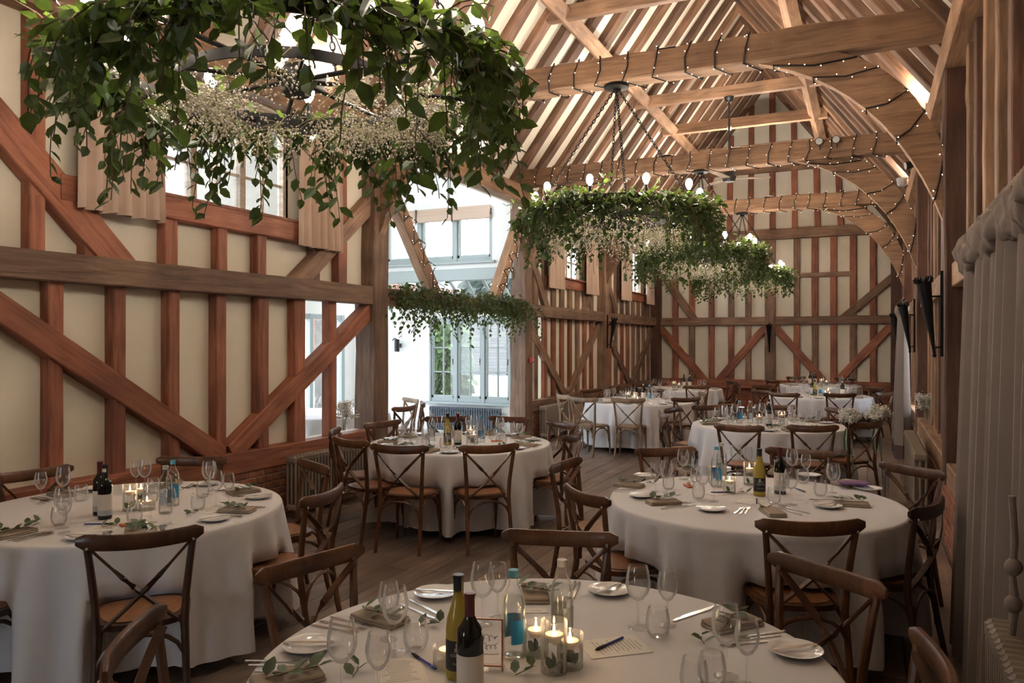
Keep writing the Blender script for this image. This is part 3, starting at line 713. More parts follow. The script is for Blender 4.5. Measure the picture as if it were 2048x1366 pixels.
# ---------------------------------------------------------------- chairs
def make_chair(wood_m, seatm, screws=True):
    root = empty('crossback_chair')
    sp = []
    for k in range(28):
        a = 2*math.pi*k/28; c, s = math.cos(a), math.sin(a)
        sx = abs(c)**.62*(1 if c > 0 else -1); sy = abs(s)**.62*(1 if s > 0 else -1)
        sp.append((sx*(.215+.022*sy), .01+sy*.205))
    inner = [(x*.83, .01+(y-.01)*.83) for x, y in sp]
    m = MB(); m.flat(sp, .435, .463); seat = m.build('seat', wood_m, root, True)
    MB().flat(inner, .463, .467).build('cane_panel', seatm, seat)
    for s in (-1, 1):
        MB().tube([(s*.195, -.285, 0), (s*.187, -.245, .2), (s*.182, -.205, .44), (s*.187, -.212, .58), (s*.203, -.235, .74), (s*.216, -.252, .85)], [.0145, .017, .0185, .0175, .0165, .0155], 8).build('leg', wood_m, root, True)
        MB().tube([(s*.205, .205, 0), (s*.198, .188, .25), (s*.19, .17, .44)], [.0125, .0165, .019], 8).build('leg', wood_m, root, True)
    # top rail, bowed backwards, ends lifted and rounded
    n = 14; v = []; f = []
    for i in range(n+1):
        t = i/n*2-1; x = t*.262; y = -.285+.045*t*t; zc = .858+.014*t*t
        e = min(1, (1-abs(t))/.07+.45); hh = .036*e; th = .0155*min(1, e+.1)
        for q in range(10):
            a = 2*math.pi*q/10; c, s = math.cos(a), math.sin(a)
            v.append((x, y+th*(abs(c)**.7)*(1 if c > 0 else -1), zc+hh*(abs(s)**.6)*(1 if s > 0 else -1)))
    for i in range(n):
        for q in range(10): f.append((i*10+q, i*10+(q+1)%10, i*10+10+(q+1)%10, i*10+10+q))
    f.append(tuple(range(9, -1, -1))); f.append(tuple(n*10+q for q in range(10)))
    rail = MB().add(v, f).build('top_rail', wood_m, root, True)
    for s in (-1, 1):
        pts = []
        for i in range(9):
            t = i/8; x = s*(.207-.357*t); z = .835-.372*t; y = -.238+.04*t-.052*math.sin(math.pi*t)-.006*s
            pts.append((x, y, z))
        MB().strip(pts, .03, .012, (0.9*s, 0, 1) if s > 0 else (-.9, 0, 1)).build('cross_strip', wood_m, root, True)
    def arch(p, q):
        p, q = Vector(p), Vector(q); pts = []
        for i in range(11):
            a = math.pi*i/10; t = .5-.5*math.cos(a); r = p.lerp(q, t); r.z = .20+.222*math.sin(a)**.55; pts.append(r)
        return MB().tube(pts, .0105, 6)
    A = (-.192, .18, 0); B = (.192, .18, 0); C = (.185, -.235, 0); Dd = (-.185, -.235, 0)
    for p, q in ((A, B), (B, C), (C, Dd), (Dd, A)): arch(p, q).build('arch_stretcher', wood_m, root, True)
    if screws:
        for s in (-1, 1): MB().sphere((s*.216, -.268, .842), .008, 8, 5).build('screw', steel, rail)
    return root
proto = {'n': make_chair(chair_m, cane_m), 'd': make_chair(chair_dk, cane_m), 'p': make_chair(chair_pale, chair_pale, False), 'f': make_chair(chair_m, cane_m, False)}
used = set(); CHAIRS = []
def chair(lat, d, tgt, kind, label, group, twist=0):
    """chair whose back rail stands at camera lateral/depth; faces the table centre"""
    b = cw(lat, d); dv = Vector((tgt[0]-b.x, tgt[1]-b.y)); a = math.atan2(dv.y, dv.x)-math.pi/2+R_(twist)
    f = Vector((-math.sin(a), math.cos(a), 0)); p = b+f*.27
    r = proto[kind] if kind not in used else dup(proto[kind]); used.add(kind)
    r.location = (p.x, p.y, .001); r.rotation_euler = (0, 0, a); tag(r, label, 'chair', group); CHAIRS.append((p, f)); return r

# ---------------------------------------------------------------- tables
TR = .885; TZ = .757
def table(key, c, phrase, seed, legs=True):
    t = empty('round_table', (c[0], c[1], 0)); tag(t, 'round folding table under the white cloth of the '+phrase, 'table', 'round tables')
    MB().lathe([(.001, .70), (TR-.02, .70), (TR-.015, .745), (.001, .745)], 40).build('table_top', oak_pale, t)
    for k in range(4):
        a = math.pi/4+k*math.pi/2+seed; MB().tube([(.55*math.cos(a), .55*math.sin(a), 0), (.5*math.cos(a), .5*math.sin(a), .70)], .016, 6).build('leg', blackm, t)
    near = [q for q in CHAIRS if (q[0]-Vector((c[0], c[1], 0))).length < 1.25]
    rd = random.Random(seed*13+5); n = 180; nf = rd.randint(17, 20); ph = [rd.uniform(0, 6.28) for _ in range(4)]
    rows = [(.001, .7555), (.3, .7555), (.6, .7555), (.8, .7555), (TR-.012, .7555), (TR-.002, .752), (TR+.004, .742)]
    v = []; f = []
    R2 = [(0, .742), (.04, .71), (.10, .66), (.2, .58), (.32, .50), (.38, .455), (.5, .38), (.65, .28), (.82, .18), (1, .075)]
    for r, z in rows:
        for k in range(n): a = 2*math.pi*k/n; v.append((r*math.cos(a), r*math.sin(a), z))
    for t_, z in R2[1:]:
        for k in range(n):
            a = 2*math.pi*k/n
            w = math.sin(nf*a+ph[0]+.9*math.sin(3*a+ph[1]))*.6+math.sin((nf*1.62//1)*a+ph[2])*.35+.3*math.sin(2*a+ph[3])
            w = -abs(w)**1.25 if w < 0 else w**.7
            r = TR+.006+.05*t_+.062*w*min(1, t_*2.0+.01)
            if z < .48:
                for p_, f_ in near:                 # the cloth is pushed in by seats under it
                    rel = Vector((p_.x-c[0], p_.y-c[1], 0)); da = abs((math.atan2(rel.y, rel.x)-a+math.pi) % (2*math.pi)-math.pi)
                    lim = rel.length-.235+max(0, da-.21)*3.5
                    if da < .7: r = min(r, max(lim+.04*w, .5))
            v.append((r*math.cos(a), r*math.sin(a), z+.012*math.sin(5*a+ph[1])*t_))
    m = len(v)//n
    for i in range(m-1):
        for k in range(n): f.append((i*n+k, i*n+(k+1)%n, (i+1)*n+(k+1)%n, (i+1)*n+k))
    f.append(tuple(range(n)))
    me = MB().add(v, f).mesh('tablecloth', tcloth, True)
    o = link('tablecloth', me, None, Matrix.Translation((c[0], c[1], 0))); tag(o, 'white cloth hanging in folds over the '+phrase, 'tablecloth', 'white tablecloths')
    return o
TBL = {}
def addt(key, lat, d, phrase):
    c = cw(lat, d); TBL[key] = (c, phrase); return c
T1 = addt('T1', .10, 2.37, 'foreground table'); T2 = addt('T2', -2.30, 4.62, 'window-wall table'); T3 = addt('T3', 1.51, 4.85, 'curtain table')
T4 = addt('T4', -.51, 7.62, 'porch-front table'); T5 = addt('T5', 3.07, 9.25, 'flower-chair table'); T6 = addt('T6', 2.12, 12.9, 'pale-chair table')
T7 = addt('T7', 5.62, 14.1, 'teal-bottle table'); T8 = addt('T8', 3.55, 16.4, 'far corner table'); T9 = addt('T9', 7.0, 17.6, 'gable table'); T10 = addt('T10', -2.6, 10.75, 'porch table')

CH = [  # lateral, depth, table, wood, label tail
 (-1.13, 2.27, 'T1', 'n', 'in the bottom corner of the foreground table, wall side'), (-.81, 3.07, 'T1', 'n', 'at the foreground table, turned towards the window wall'),
 (.216, 3.48, 'T1', 'n', 'on the far side of the foreground table'), (1.20, 2.93, 'T1', 'n', 'at the foreground table, in front of the curtain-side table'), (1.15, 2.07, 'T1', 'n', 'cropped at the frame edge beside the near radiator'),
 (-1.66, 3.46, 'T2', 'd', 'seen from behind at the table below the high window'), (-3.2, 5.15, 'T2', 'n', 'against the timber wall at the frame edge'), (-2.36, 5.72, 'T2', 'n', 'against the plinth under the window wall'),
 (-1.37, 5.42, 'T2', 'n', 'before the long cream radiator'), (-1.06, 4.42, 'T2', 'n', 'facing the window-wall table from the aisle'), (-2.75, 3.45, 'T2', 'd', 'mostly outside the frame at the window-wall table'),
 (-.94, 6.36, 'T4', 'n', 'with its back to us, wall-side one of the porch pair'), (-.18, 6.38, 'T4', 'n', 'with its back to us, aisle-side one of the porch pair'), (-1.43, 6.75, 'T4', 'n', 'with a cane seat beside the long radiator'), (-1.74, 7.5, 'T4', 'n', 'half hidden at the wall side of the porch table'),
 (-1.40, 8.25, 'T4', 'n', 'beside the oak post of the porch opening'), (-.75, 8.82, 'T4', 'n', 'on the far side of the porch table behind the wine bottles'), (-.02, 8.78, 'T4', 'n', 'on the far side of the porch table, aisle end'), (.54, 8.2, 'T4', 'n', 'on the aisle side of the porch table, farther one'), (.58, 7.15, 'T4', 'n', 'on the aisle side of the porch table, nearer one'),
 (.36, 5.5, 'T3', 'n', 'at the aisle side of the curtain table, turned sideways'), (.40, 4.42, 'T3', 'n', 'at the aisle side of the curtain table, in front'), (1.22, 6.2, 'T3', 'n', 'behind the curtain table, aisle end'), (2.28, 6.12, 'T3', 'n', 'behind the curtain table next to the red wine'),
 (2.75, 5.28, 'T3', 'd', 'between the curtain table and the wall radiator'), (2.22, 4.08, 'T3', 'd', 'against the long curtain'), (1.43, 3.68, 'T3', 'n', 'with its back to us at the curtain table'),
 (2.31, 7.9, 'T5', 'f', 'aisle-side one of the pair before the flower table'), (3.07, 7.86, 'T5', 'f', 'curtain-side one of the pair before the flower table'), (3.76, 8.2, 'T5', 'f', 'carrying the gypsophila bunches and green ribbons'),
 (1.80, 9.3, 'T5', 'f', 'nearer one on the aisle side of the flower table'), (2.05, 9.95, 'T5', 'f', 'farther one on the aisle side of the flower table'), (2.62, 10.35, 'T5', 'f', 'behind the flower table, aisle end'), (3.55, 10.4, 'T5', 'f', 'behind the flower table, middle'), (4.2, 9.8, 'T5', 'f', 'behind the gypsophila bunches'),
 (1.07, 11.75, 'T6', 'p', 'wall-side one of the weathered pair'), (1.73, 11.55, 'T6', 'p', 'aisle-side one of the weathered pair'), (.80, 12.4, 'T6', 'p', 'beside the radiator near the porch post'), (2.66, 11.75, 'T6', 'f', 'at the aisle corner of the pale-chair table'), (3.2, 12.9, 'T6', 'p', 'at the aisle side of the pale-chair table'), (1.4, 13.9, 'T6', 'f', 'behind the pale-chair table, wall end'), (2.5, 14.0, 'T6', 'f', 'behind the pale-chair table, aisle end'),
 (4.52, 12.85, 'T7', 'f', 'aisle-side one before the teal-bottle table'), (5.4, 12.7, 'T7', 'f', 'curtain-side one before the teal-bottle table'), (6.3, 13.0, 'T7', 'd', 'in shade next to the far curtain'), (4.35, 13.6, 'T7', 'f', 'at the aisle side of the teal-bottle table'), (4.9, 15.2, 'T7', 'f', 'behind the teal-bottle table'), (6.75, 14.3, 'T7', 'd', 'between the teal-bottle table and the wall'),
 (3.6, 15.0, 'T8', 'f', 'with its back to us at the far corner table'), (4.6, 15.7, 'T8', 'f', 'at the aisle side of the far corner table'), (4.75, 16.6, 'T8', 'd', 'at the far corner table, gable side'), (2.6, 15.6, 'T8', 'f', 'at the wall side of the far corner table'),
 (5.75, 17.1, 'T9', 'f', 'at the aisle side of the last table'), (6.9, 18.8, 'T9', 'f', 'under the gable post at the last table'), (7.9, 18.3, 'T9', 'd', 'in the gable corner by the far curtain'),
 (-1.40, 10.2, 'T10', 'n', 'standing in the porch opening'), (-1.50, 11.6, 'T10', 'p', 'inside the porch before the casement window'), (-1.25, 10.9, 'T10', 'f', 'inside the porch, seen edge-on'), (-3.6, 11.4, 'T10', 'n', 'inside the porch, glimpsed between the studs')]
tw = {20: 0, 29: -12}
for i, (lat, d, k, w, l) in enumerate(CH):
    chair(lat, d, TBL[k][0], w, ('weathered pale' if w == 'p' else 'dark brown' if w == 'd' else 'brown wooden')+' cross-back chair '+l, 'cross-back chairs', tw.get(i, random.uniform(-5, 5)))

for i_, (k_, (c_, ph_)) in enumerate(TBL.items()): table(k_, c_, ph_, i_+1)
# ---------------------------------------------------------------- tableware prototypes
def proto_obj(o): o.location = (0, 0, -50); return o
def wine_glass(h, rb, stem_h, full=True):
    r = empty('wine_glass')
    bp = [(.004, stem_h), (rb*.45, stem_h+.008), (rb*.85, stem_h+.03), (rb, stem_h+.055), (rb*.97, stem_h+(h-stem_h)*.65), (rb*.78, h)]
    inn = [(q*.965-.0006 if q > .01 else .002, z+.0012) for q, z in bp][::-1]
    inn[0] = (bp[-1][0]-.0014, h)
    MB().lathe(bp+inn, 20, cap0=False, cap1=False).build('bowl', glass_m, r, True)
    MB().lathe([(.0045, .006), (.0034, .02), (.0032, stem_h*.6), (.0045, stem_h)], 10).build('stem', glass_m, r, True)
    MB().lathe([(.001, 0), (rb*.83, 0), (rb*.84, .0015), (rb*.5, .003), (.0045, .007)], 20).build('foot', glass_m, r, True)
    return r
def simple(name, prof, mat, n=14):
    return MB().lathe(prof, n, cap0=False, cap1=False).build(name, mat, None, True)
G_big = wine_glass(.215, .043, .092); G_small = wine_glass(.192, .0365, .085)
def tumbler():
    p = [(.001, .0), (.026, .001), (.036, .014), (.041, .038), (.039, .07), (.033, .098), (.0318, .098), (.0378, .07), (.0398, .038), (.035, .016), (.025, .005), (.001, .004)]
    return MB().lathe(p, 20, cap0=False, cap1=False).build('stemless_tumbler', glass_m, None, True)
G_tum = tumbler()
G_far = simple('wine_glass', [(.034, 0), (.034, .002), (.004, .008), (.003, .085), (.02, .093), (.036, .12), (.038, .15), (.031, .20)], glass_m, 12)
G_fart = simple('stemless_tumbler', [(.001, 0), (.03, .002), (.04, .035), (.033, .098)], glass_m, 12)
def plate():
    r = empty('side_plate')
    MB().lathe([(.001, .004), (.052, .004), (.062, .008), (.085, .017), (.086, .0185), (.083, .0185), (.06, .0115), (.05, .0085), (.001, .0085)], 32).build('plate_body', china, r, True)
    return r
def cut(name, poly, th=.0022, bend=0):
    m = MB(); m.flat(poly, .0, th); return m
def knife_poly(L): return [(-.0045, -L/2), (.0045, -L/2), (.0062, -L*.3), (.005, -.005), (.0085, .01), (.0095, L*.38), (.004, L/2), (-.004, L*.47), (-.005, 0), (-.0062, -L*.3)]
def fork_mesh(L):
    m = MB(); m.flat([(-.005, -L/2), (.005, -L/2), (.0062, -L*.35), (.003, 0), (.0035, L*.2), (.011, L*.29), (.011, L*.34), (-.011, L*.34), (-.011, L*.29), (-.0035, L*.2), (-.003, 0), (-.0062, -L*.35)], 0, .0024)
    for k in range(4): x = -.0092+k*.0061; m.flat([(x-.0017, L*.335), (x+.0017, L*.335), (x+.0009, L/2), (x-.0009, L/2)], .0004, .0024)
    return m
P_plate = plate(); knife_on = MB().flat(knife_poly(.17), 0, .003).mesh('table_knife', steel)
P_fork = fork_mesh(.195).build('table_fork', steel, None); P_knife = MB().flat(knife_poly(.215), 0, .003).build('table_knife', steel, None)
P_bknife = MB().flat(knife_poly(.165), 0, .003).build('butter_knife', steel, None)
def spoon():
    L = .19; m = MB(); bowl = [(.021*math.sin(a), L*.36+.034*math.cos(a)) for a in [2*math.pi*k/16 for k in range(16)]]
    m.flat(bowl[::-1], .001, .004); m.flat([(-.005, -L/2), (.005, -L/2), (.003, 0), (.0035, L*.22), (-.0035, L*.22), (-.003, 0)], 0, .0024); return m
P_spoon = spoon().build('dessert_spoon', steel, None)
def napkin():
    r = empty('folded_napkin')
    def lay(z0, z1, w, d, o):
        pts = []
        m = MB().bbox(-w/2+o, w/2+o, -d/2, d/2, z0, z1, .005); return m
    lay(0, .011, .105, .205, 0).build('lower_fold', napkin_m, r); lay(.0105, .021, .102, .198, .002).build('upper_fold', napkin_m, r)
    return r
P_nap = napkin()
def sprig(n=8, size=.062, L=.15):
    r = empty('eucalyptus_sprig'); MB().tube([(0, -L/2, .004), (.006, 0, .010), (-.004, L/2, .006)], .0016, 4).build('stem', stem_m, r)
    for k in range(n):
        t = k/(n-1)-.5; s = 1 if k % 2 else -1
        M = leaf_mats([Vector((0, t*L, .009))], [(s*random.uniform(.5, 1), random.uniform(.2, .9), random.uniform(.15, .8))], [size*random.uniform(.8, 1.15)], [random.uniform(-.5, .5)])[0]
        link('leaf', euc_me, r, M)
    return r
P_sprig = sprig(); P_sprig2 = sprig(3, .05, .07)
def wine_bottle(kind):
    r = empty('wine_bottle')
    if kind == 'white': prof = [(.001, .003), (.034, .0), (.0375, .006), (.0375, .145), (.034, .175), (.022, .215), (.0155, .245), (.0145, .29), (.016, .292), (.016, .302), (.001, .302)]; gm, cap, lab = whitewine_m, blackcap_m, label_k
    else: prof = [(.001, .003), (.034, 0), (.037, .006), (.037, .185), (.034, .205), (.020, .225), (.0145, .238), (.014, .29), (.0155, .292), (.0155, .302), (.001, .302)]; gm, cap, lab = darkglass_m, (redcap_m if kind == 'red' else blackcap_m), label_w
    MB().lathe(prof, 24).build('bottle_glass', gm, r, True)
    MB().lathe([(.0153, .245 if kind == 'white' else .24), (.0155, .285), (.0165, .29), (.0165, .3025), (.001, .3035)], 18, cap0=False).build('capsule', cap, r, True)
    a0, a1, z0, z1 = (-2.2, 2.2, .03, .118) if kind == 'white' else (-1.9, 1.9, .022, .14)
    lb = MB().lathe([(.0380, z0), (.0380, z1)], 26, a0=a0-math.pi/2, a1=a1-math.pi/2).build('bottle_label', lab, r, True)
    if kind == 'dark': MB().lathe([(.0157, .262), (.0157, .282)], 12, a0=-2.4, a1=-.7).build('neck_tag', label_w, r, True)
    if kind != 'white': MB().lathe([(.0383, z0), (.0383, z0+.03)], 26, a0=a0-math.pi/2, a1=a1-math.pi/2).build('label_band', label_g, lb, True)
    return r, lb
def text_mesh(s, size, mat):
    cu = bpy.data.curves.new('t', 'FONT'); cu.body = s; cu.size = size; cu.align_x = 'CENTER'; cu.resolution_u = 2
    ob = bpy.data.objects.new('t', cu); COL.objects.link(ob)
    dg = bpy.context.evaluated_depsgraph_get(); me = bpy.data.meshes.new_from_object(ob.evaluated_get(dg)); bpy.data.objects.remove(ob)
    me.materials.clear(); me.materials.append(mat); return me
def wrap_text(s, size, z, rad, mat, parent, name='lettering'):
    me = text_mesh(s, size, mat)
    for v in me.vertices:
        a = -math.pi/2+v.co.x/rad; zz = z+v.co.y; v.co = (rad*math.cos(a), rad*math.sin(a), zz)
    me.update(); return link(name, me, parent)
B_white, lbw = wine_bottle('white')
wrap_text('BON', .016, .086, .0386, label_w, lbw); wrap_text('COURAGE', .0125, .072, .0386, label_w, lbw); wrap_text('Chardonnay', .009, .049, .0386, gold_ink, lbw)
MB().lathe([(.0387, .097), (.0387, .112)], 6, a0=-math.pi/2-.32, a1=-math.pi/2-.02).build('crest', gold_ink, lbw)
B_red, _ = wine_bottle('red'); B_dark, _ = wine_bottle('dark')
def water_bottle(col):
    r = empty('water_bottle')
    MB().lathe([(.001, .003), (.034, 0), (.037, .008), (.037, .165), (.033, .195), (.019, .222), (.0145, .232), (.0145, .262), (.0005, .262)], 24).build('bottle_glass', glass_m, r, True)
    MB().lathe([(.001, .006), (.034, .006), (.0345, .16), (.030, .188), (.001, .188)], 20).build('water', water_m, r, True)
    MB().lathe([(.0162, .252), (.0165, .274), (.001, .275)], 16, cap0=False).build('cap', bluecap if col else greycap, r, True)
    a = -math.pi/2
    MB().lathe([(.0376, .05), (.0376, .125)], 14, a0=a-.2, a1=a+1.1).build('bottle_label', label_b if col else label_g, r, True)
    MB().lathe([(.0376, .05), (.0376, .125)], 14, a0=a+2.4, a1=a+4.2).build('back_label', label_b if col else label_g, r, True)
    return r
B_blue = water_bottle(True); B_clear = water_bottle(False)
def candle_vase(h, rad, sprigged=True):
    r = empty('floating_candle_vase')
    MB().lathe([(.001, 0), (rad, 0), (rad, h), (rad-.0025, h), (rad-.0025, .006), (.001, .006)], 24, cap0=False, cap1=False).build('glass_cylinder', glass_m, r, True)
    wl_ = h*.66
    MB().lathe([(.001, .007), (rad-.003, .007), (rad-.003, wl_), (.001, wl_)], 20).build('water', water_m, r, True)
    c = MB().lathe([(.001, wl_-.012), (.018, wl_-.011), (.028, wl_+.006), (.027, wl_+.012), (.001, wl_+.013)], 18).build('floating_candle', wax, r, True)
    MB().lathe([(.001, wl_+.013), (.0036, wl_+.018), (.0043, wl_+.023), (.0025, wl_+.033), (.0005, wl_+.041)], 8).build('flame', flame_m, c, True)
    if sprigged:
        for k in range(3): link('leaf', euc_me, r, leaf_mats([Vector((0, 0, .012))], [(math.cos(k*2), math.sin(k*2), 1.1)], [.05], [k])[0])
    ld = bpy.data.lights.new('candle_light', 'POINT'); ld.energy = CANDLE_W; ld.color = (1, .62, .30); ld.shadow_soft_size = .012
    lo = bpy.data.objects.new('candle_light', ld); COL.objects.link(lo); lo.parent = r; lo.location = (0, 0, wl_+.06)
    return r
V_tall = candle_vase(.155, .04); V_mid = candle_vase(.105, .04); V_low = candle_vase(.06, .045, False)
def pen():
    r = empty('ballpoint_pen'); MB().tube([(0, -.07, .006), (0, .045, .006)], .004, 8).build('barrel', pen_m, r, True)
    MB().tube([(0, .03, .006), (0, .062, .006), (0, .075, .006)], [.0052, .0052, .0025], 8).build('cap', blackm, r, True); return r
P_pen = pen()
def card(w, d, lines, name):
    r = MB().box(-w/2, w/2, -d/2, d/2, 0, .0008).build(name, paper)
    m = MB(); n = int(d/.014)-2
    for k in range(lines):
        y = d/2-.02-k*.013
        if y < -d/2+.01: break
        L = w*random.uniform(.35, .75); m.box(-L/2, L/2, y-.0018, y+.0018, .0008, .0011)
    m.build('printed_lines', ink, r); return r
P_menu = card(.15, .21, 12, 'quiz_sheet'); P_place = card(.085, .05, 1, 'place_card')
def soap():
    r = MB().bbox(-.055, .055, -.022, .022, 0, .012, .004).build('favour_box', orange_m); MB().lathe([(.001, .012), (.012, .013), (.014, .022), (.010, .034), (.001, .036)], 12).build('fudge_bag', label_w, r, True); return r
P_fav = soap()
protos = [G_big, G_small, G_tum, G_far, G_fart, P_plate, P_fork, P_knife, P_bknife, P_spoon, P_nap, P_sprig, P_sprig2, B_white, B_red, B_dark, B_blue, B_clear, V_tall, V_mid, V_low, P_pen, P_menu, P_place, P_fav]
SIDE = ['on the curtain side', 'on the far curtain side', 'on the far side', 'on the far wall side', 'on the wall side', 'on the near wall side', 'on the near side', 'on the near curtain side']
CATS = {'wine_glass': 'wine glass', 'stemless_tumbler': 'glass', 'side_plate': 'plate', 'table_fork': 'fork', 'table_knife': 'knife', 'butter_knife': 'knife', 'dessert_spoon': 'spoon', 'folded_napkin': 'napkin', 'eucalyptus_sprig': 'sprig', 'wine_bottle': 'bottle', 'water_bottle': 'bottle', 'floating_candle_vase': 'candle', 'ballpoint_pen': 'pen', 'quiz_sheet': 'paper', 'place_card': 'card', 'favour_box': 'favour'}
LOOK = {id(G_big): 'large clear wine glass', id(G_small): 'smaller clear wine glass', id(G_tum): 'stemless glass tumbler', id(P_plate): 'white side plate', id(P_fork): 'steel fork', id(P_knife): 'steel knife', id(P_bknife): 'butter knife across the plate', id(P_spoon): 'steel dessert spoon', id(P_nap): 'folded taupe napkin', id(P_sprig): 'eucalyptus sprig on the napkin', id(P_sprig2): 'loose eucalyptus leaves',
        id(B_white): 'golden white wine bottle with black label', id(B_red): 'dark red wine bottle with cream label', id(B_dark): 'dark green wine bottle with neck tag', id(B_blue): 'clear water bottle with blue label', id(B_clear): 'clear water bottle with grey label', id(V_tall): 'tall glass cylinder with floating candle', id(V_mid): 'medium glass cylinder with floating candle', id(V_low): 'low glass dish with floating candle', id(P_pen): 'blue ballpoint pen', id(P_menu): 'printed quiz sheet', id(P_place): 'small place card', id(P_fav): 'orange favour box with little bag', id(G_far): 'clear wine glass', id(G_fart): 'stemless glass tumbler'}
LABELS = {}
def put(pr, key, p, rz=0, z=TZ, sc=None, label=None, extra=''):
    c, phrase = TBL[key]
    o = dup(pr, (p[0], p[1], z), rz, sc)
    a = math.atan2(p[1]-c.y, p[0]-c.x); rad = math.hypot(p[1]-c.y, p[0]-c.x)
    sec = SIDE[int(round(a/(math.pi/4))) % 8] if rad > .3 else 'in the middle'
    nm = o.name.split('.')[0]
    l = label or '%s %s of the %s' % (LOOK[id(pr)], sec, phrase)
    tag(o, l, CATS.get(nm, 'tableware'), '%s on the %s' % (nm.replace('_', ' '), phrase)); return o
def radial(key, p):
    c = TBL[key][0]; return math.atan2(c.y-p[1], c.x-p[0])-math.pi/2
def putpx(pr, key, px, py, drz=0, z=TZ, rz=None, sc=None, label=None):
    p = at_z(px, py, z); return put(pr, key, p, (radial(key, p) if rz is None else rz)+R_(drz), z, sc, label)

# ---------------------------------------------------------------- automatic place settings
def setting(key, ang, full=True, far=False, rn=random):
    c, _ = TBL[key]; u = Vector((math.cos(ang), math.sin(ang), 0)); l = Vector((u.y, -u.x, 0))     # l = diner's left
    def P(r, s): v = c+u*(r+rn.uniform(-.012, .012))+l*(s+rn.uniform(-.012, .012)); return v
    rz = ang+math.pi/2
    if far:
        put(G_far, key, P(.50, -.10)); o = put(G_far, key, P(.56, -.18), 0, sc=.9); o['label'] = 'shorter '+o['label']
        put(G_fart, key, P(.46, -.02)); put(P_nap, key, P(.70, 0), rz)
        put(P_plate, key, P(.71, .20), rz); return
    put(P_nap, key, P(.70, 0), rz+rn.uniform(-.1, .1)); put(P_sprig, key, P(.70, 0), rz+rn.uniform(-.5, .5), TZ+.021)
    p = P(.70, .235); put(P_plate, key, p, rz); put(P_bknife, key, p+l*.01, rz+R_(rn.uniform(-60, 60)), TZ+.0195)
    for s, w in ((.105, 'inner '), (.135, 'outer ')): o = put(P_fork, key, P(.70, s), rz); o['label'] = w+o['label']
    for s, w in ((-.095, 'inner '), (-.125, 'outer ')): o = put(P_knife, key, P(.70, s), rz); o['label'] = w+o['label']
    put(P_spoon, key, P(.70, -.15), rz)
    put(G_big, key, P(.50, -.10)); put(G_small, key, P(.56, -.19)); put(G_tum, key, P(.45, -.02), rn.uniform(0, 6))
    if rn.random() < .6: put(P_sprig2, key, P(.50, .12), rn.uniform(0, 6), TZ+.002)
def cang(key, lat, d): b = cw(lat, d); c = TBL[key][0]; return math.atan2(b.y-c.y, b.x-c.x)
for key in ('T2', 'T4', 'T5'):
    angs = sorted({round(cang(key, a, b), 2) for a, b, k, w, l in CH if k == key})
    for a in angs: setting(key, a)
for key, n in (('T6', 8), ('T7', 8), ('T8', 7), ('T9', 7)):
    for k in range(n): setting(key, 2*math.pi*k/n+.3, far=True)
for k in range(5): setting('T10', 2*math.pi*k/5-.4, far=True)
# centre pieces of the middle tables
def centre(key, items):
    c = TBL[key][0]
    for pr, dx, dy, rz in items: put(pr, key, (c.x+dx, c.y+dy), R_(rz))
centre('T4', [(B_white, -.02, -.22, 20), (B_red, .06, -.16, 30), (B_clear, -.28, -.08, 0), (B_blue, .24, -.02, 20), (V_tall, .05, .12, 0), (V_mid, .14, .02, 0), (P_menu, -.1, .3, 40), (P_fav, .3, .2, 20)])
centre('T5', [(B_blue, -.34, .02, 20), (B_clear, -.22, .06, 0), (B_dark, .02, -.12, 10), (B_red, .0, .05, 30), (V_tall, .14, .1, 0), (V_mid, -.12, .12, 0), (P_sprig, .12, -.25, 40), (P_sprig, .3, -.32, 0)])
centre('T6', [(B_blue, .18, .0, 10), (B_dark, .05, .1, 0), (B_red, -.1, .15, 0), (V_tall, -.18, -.03, 0), (V_mid, -.05, -.12, 0), (V_low, .03, -.2, 0)])
centre('T7', [(B_red, -.14, .2, 0), (B_white, -.08, -.1, 10), (B_blue, .02, -.06, 10), (B_dark, .38, -.1, 0), (V_tall, .14, .05, 0), (V_mid, .1, -.14, 0), (V_low, .17, -.08, 0)])
centre('T8', [(B_red, .1, 0, 0), (B_dark, .2, .1, 0), (V_tall, -.1, -.05, 0), (V_mid, -.02, .06, 0)])
centre('T9', [(B_red, -.2, .1, 0), (B_dark, -.1, .15, 0), (V_tall, .05, -.05, 0), (V_mid, .15, 0, 0)])
centre('T2', [])
# table below the high window: middle
for pr, x, y, r in ((B_red, 200, 1028, 10), (B_dark, 210, 1036, 25), (B_clear, 331, 1025, 0), (B_blue, 346, 1010, 40), (V_tall, 260, 1020, 0), (V_mid, 282, 1002, 0), (V_low, 294, 1018, 0), (P_fav, 262, 1049, 70), (P_pen, 196, 1049, -60), (P_menu, 215, 1052, 30), (P_menu, 415, 1018, 80), (P_sprig2, 300, 1062, 20)):
    putpx(pr, 'T2', x, y, rz=R_(r))

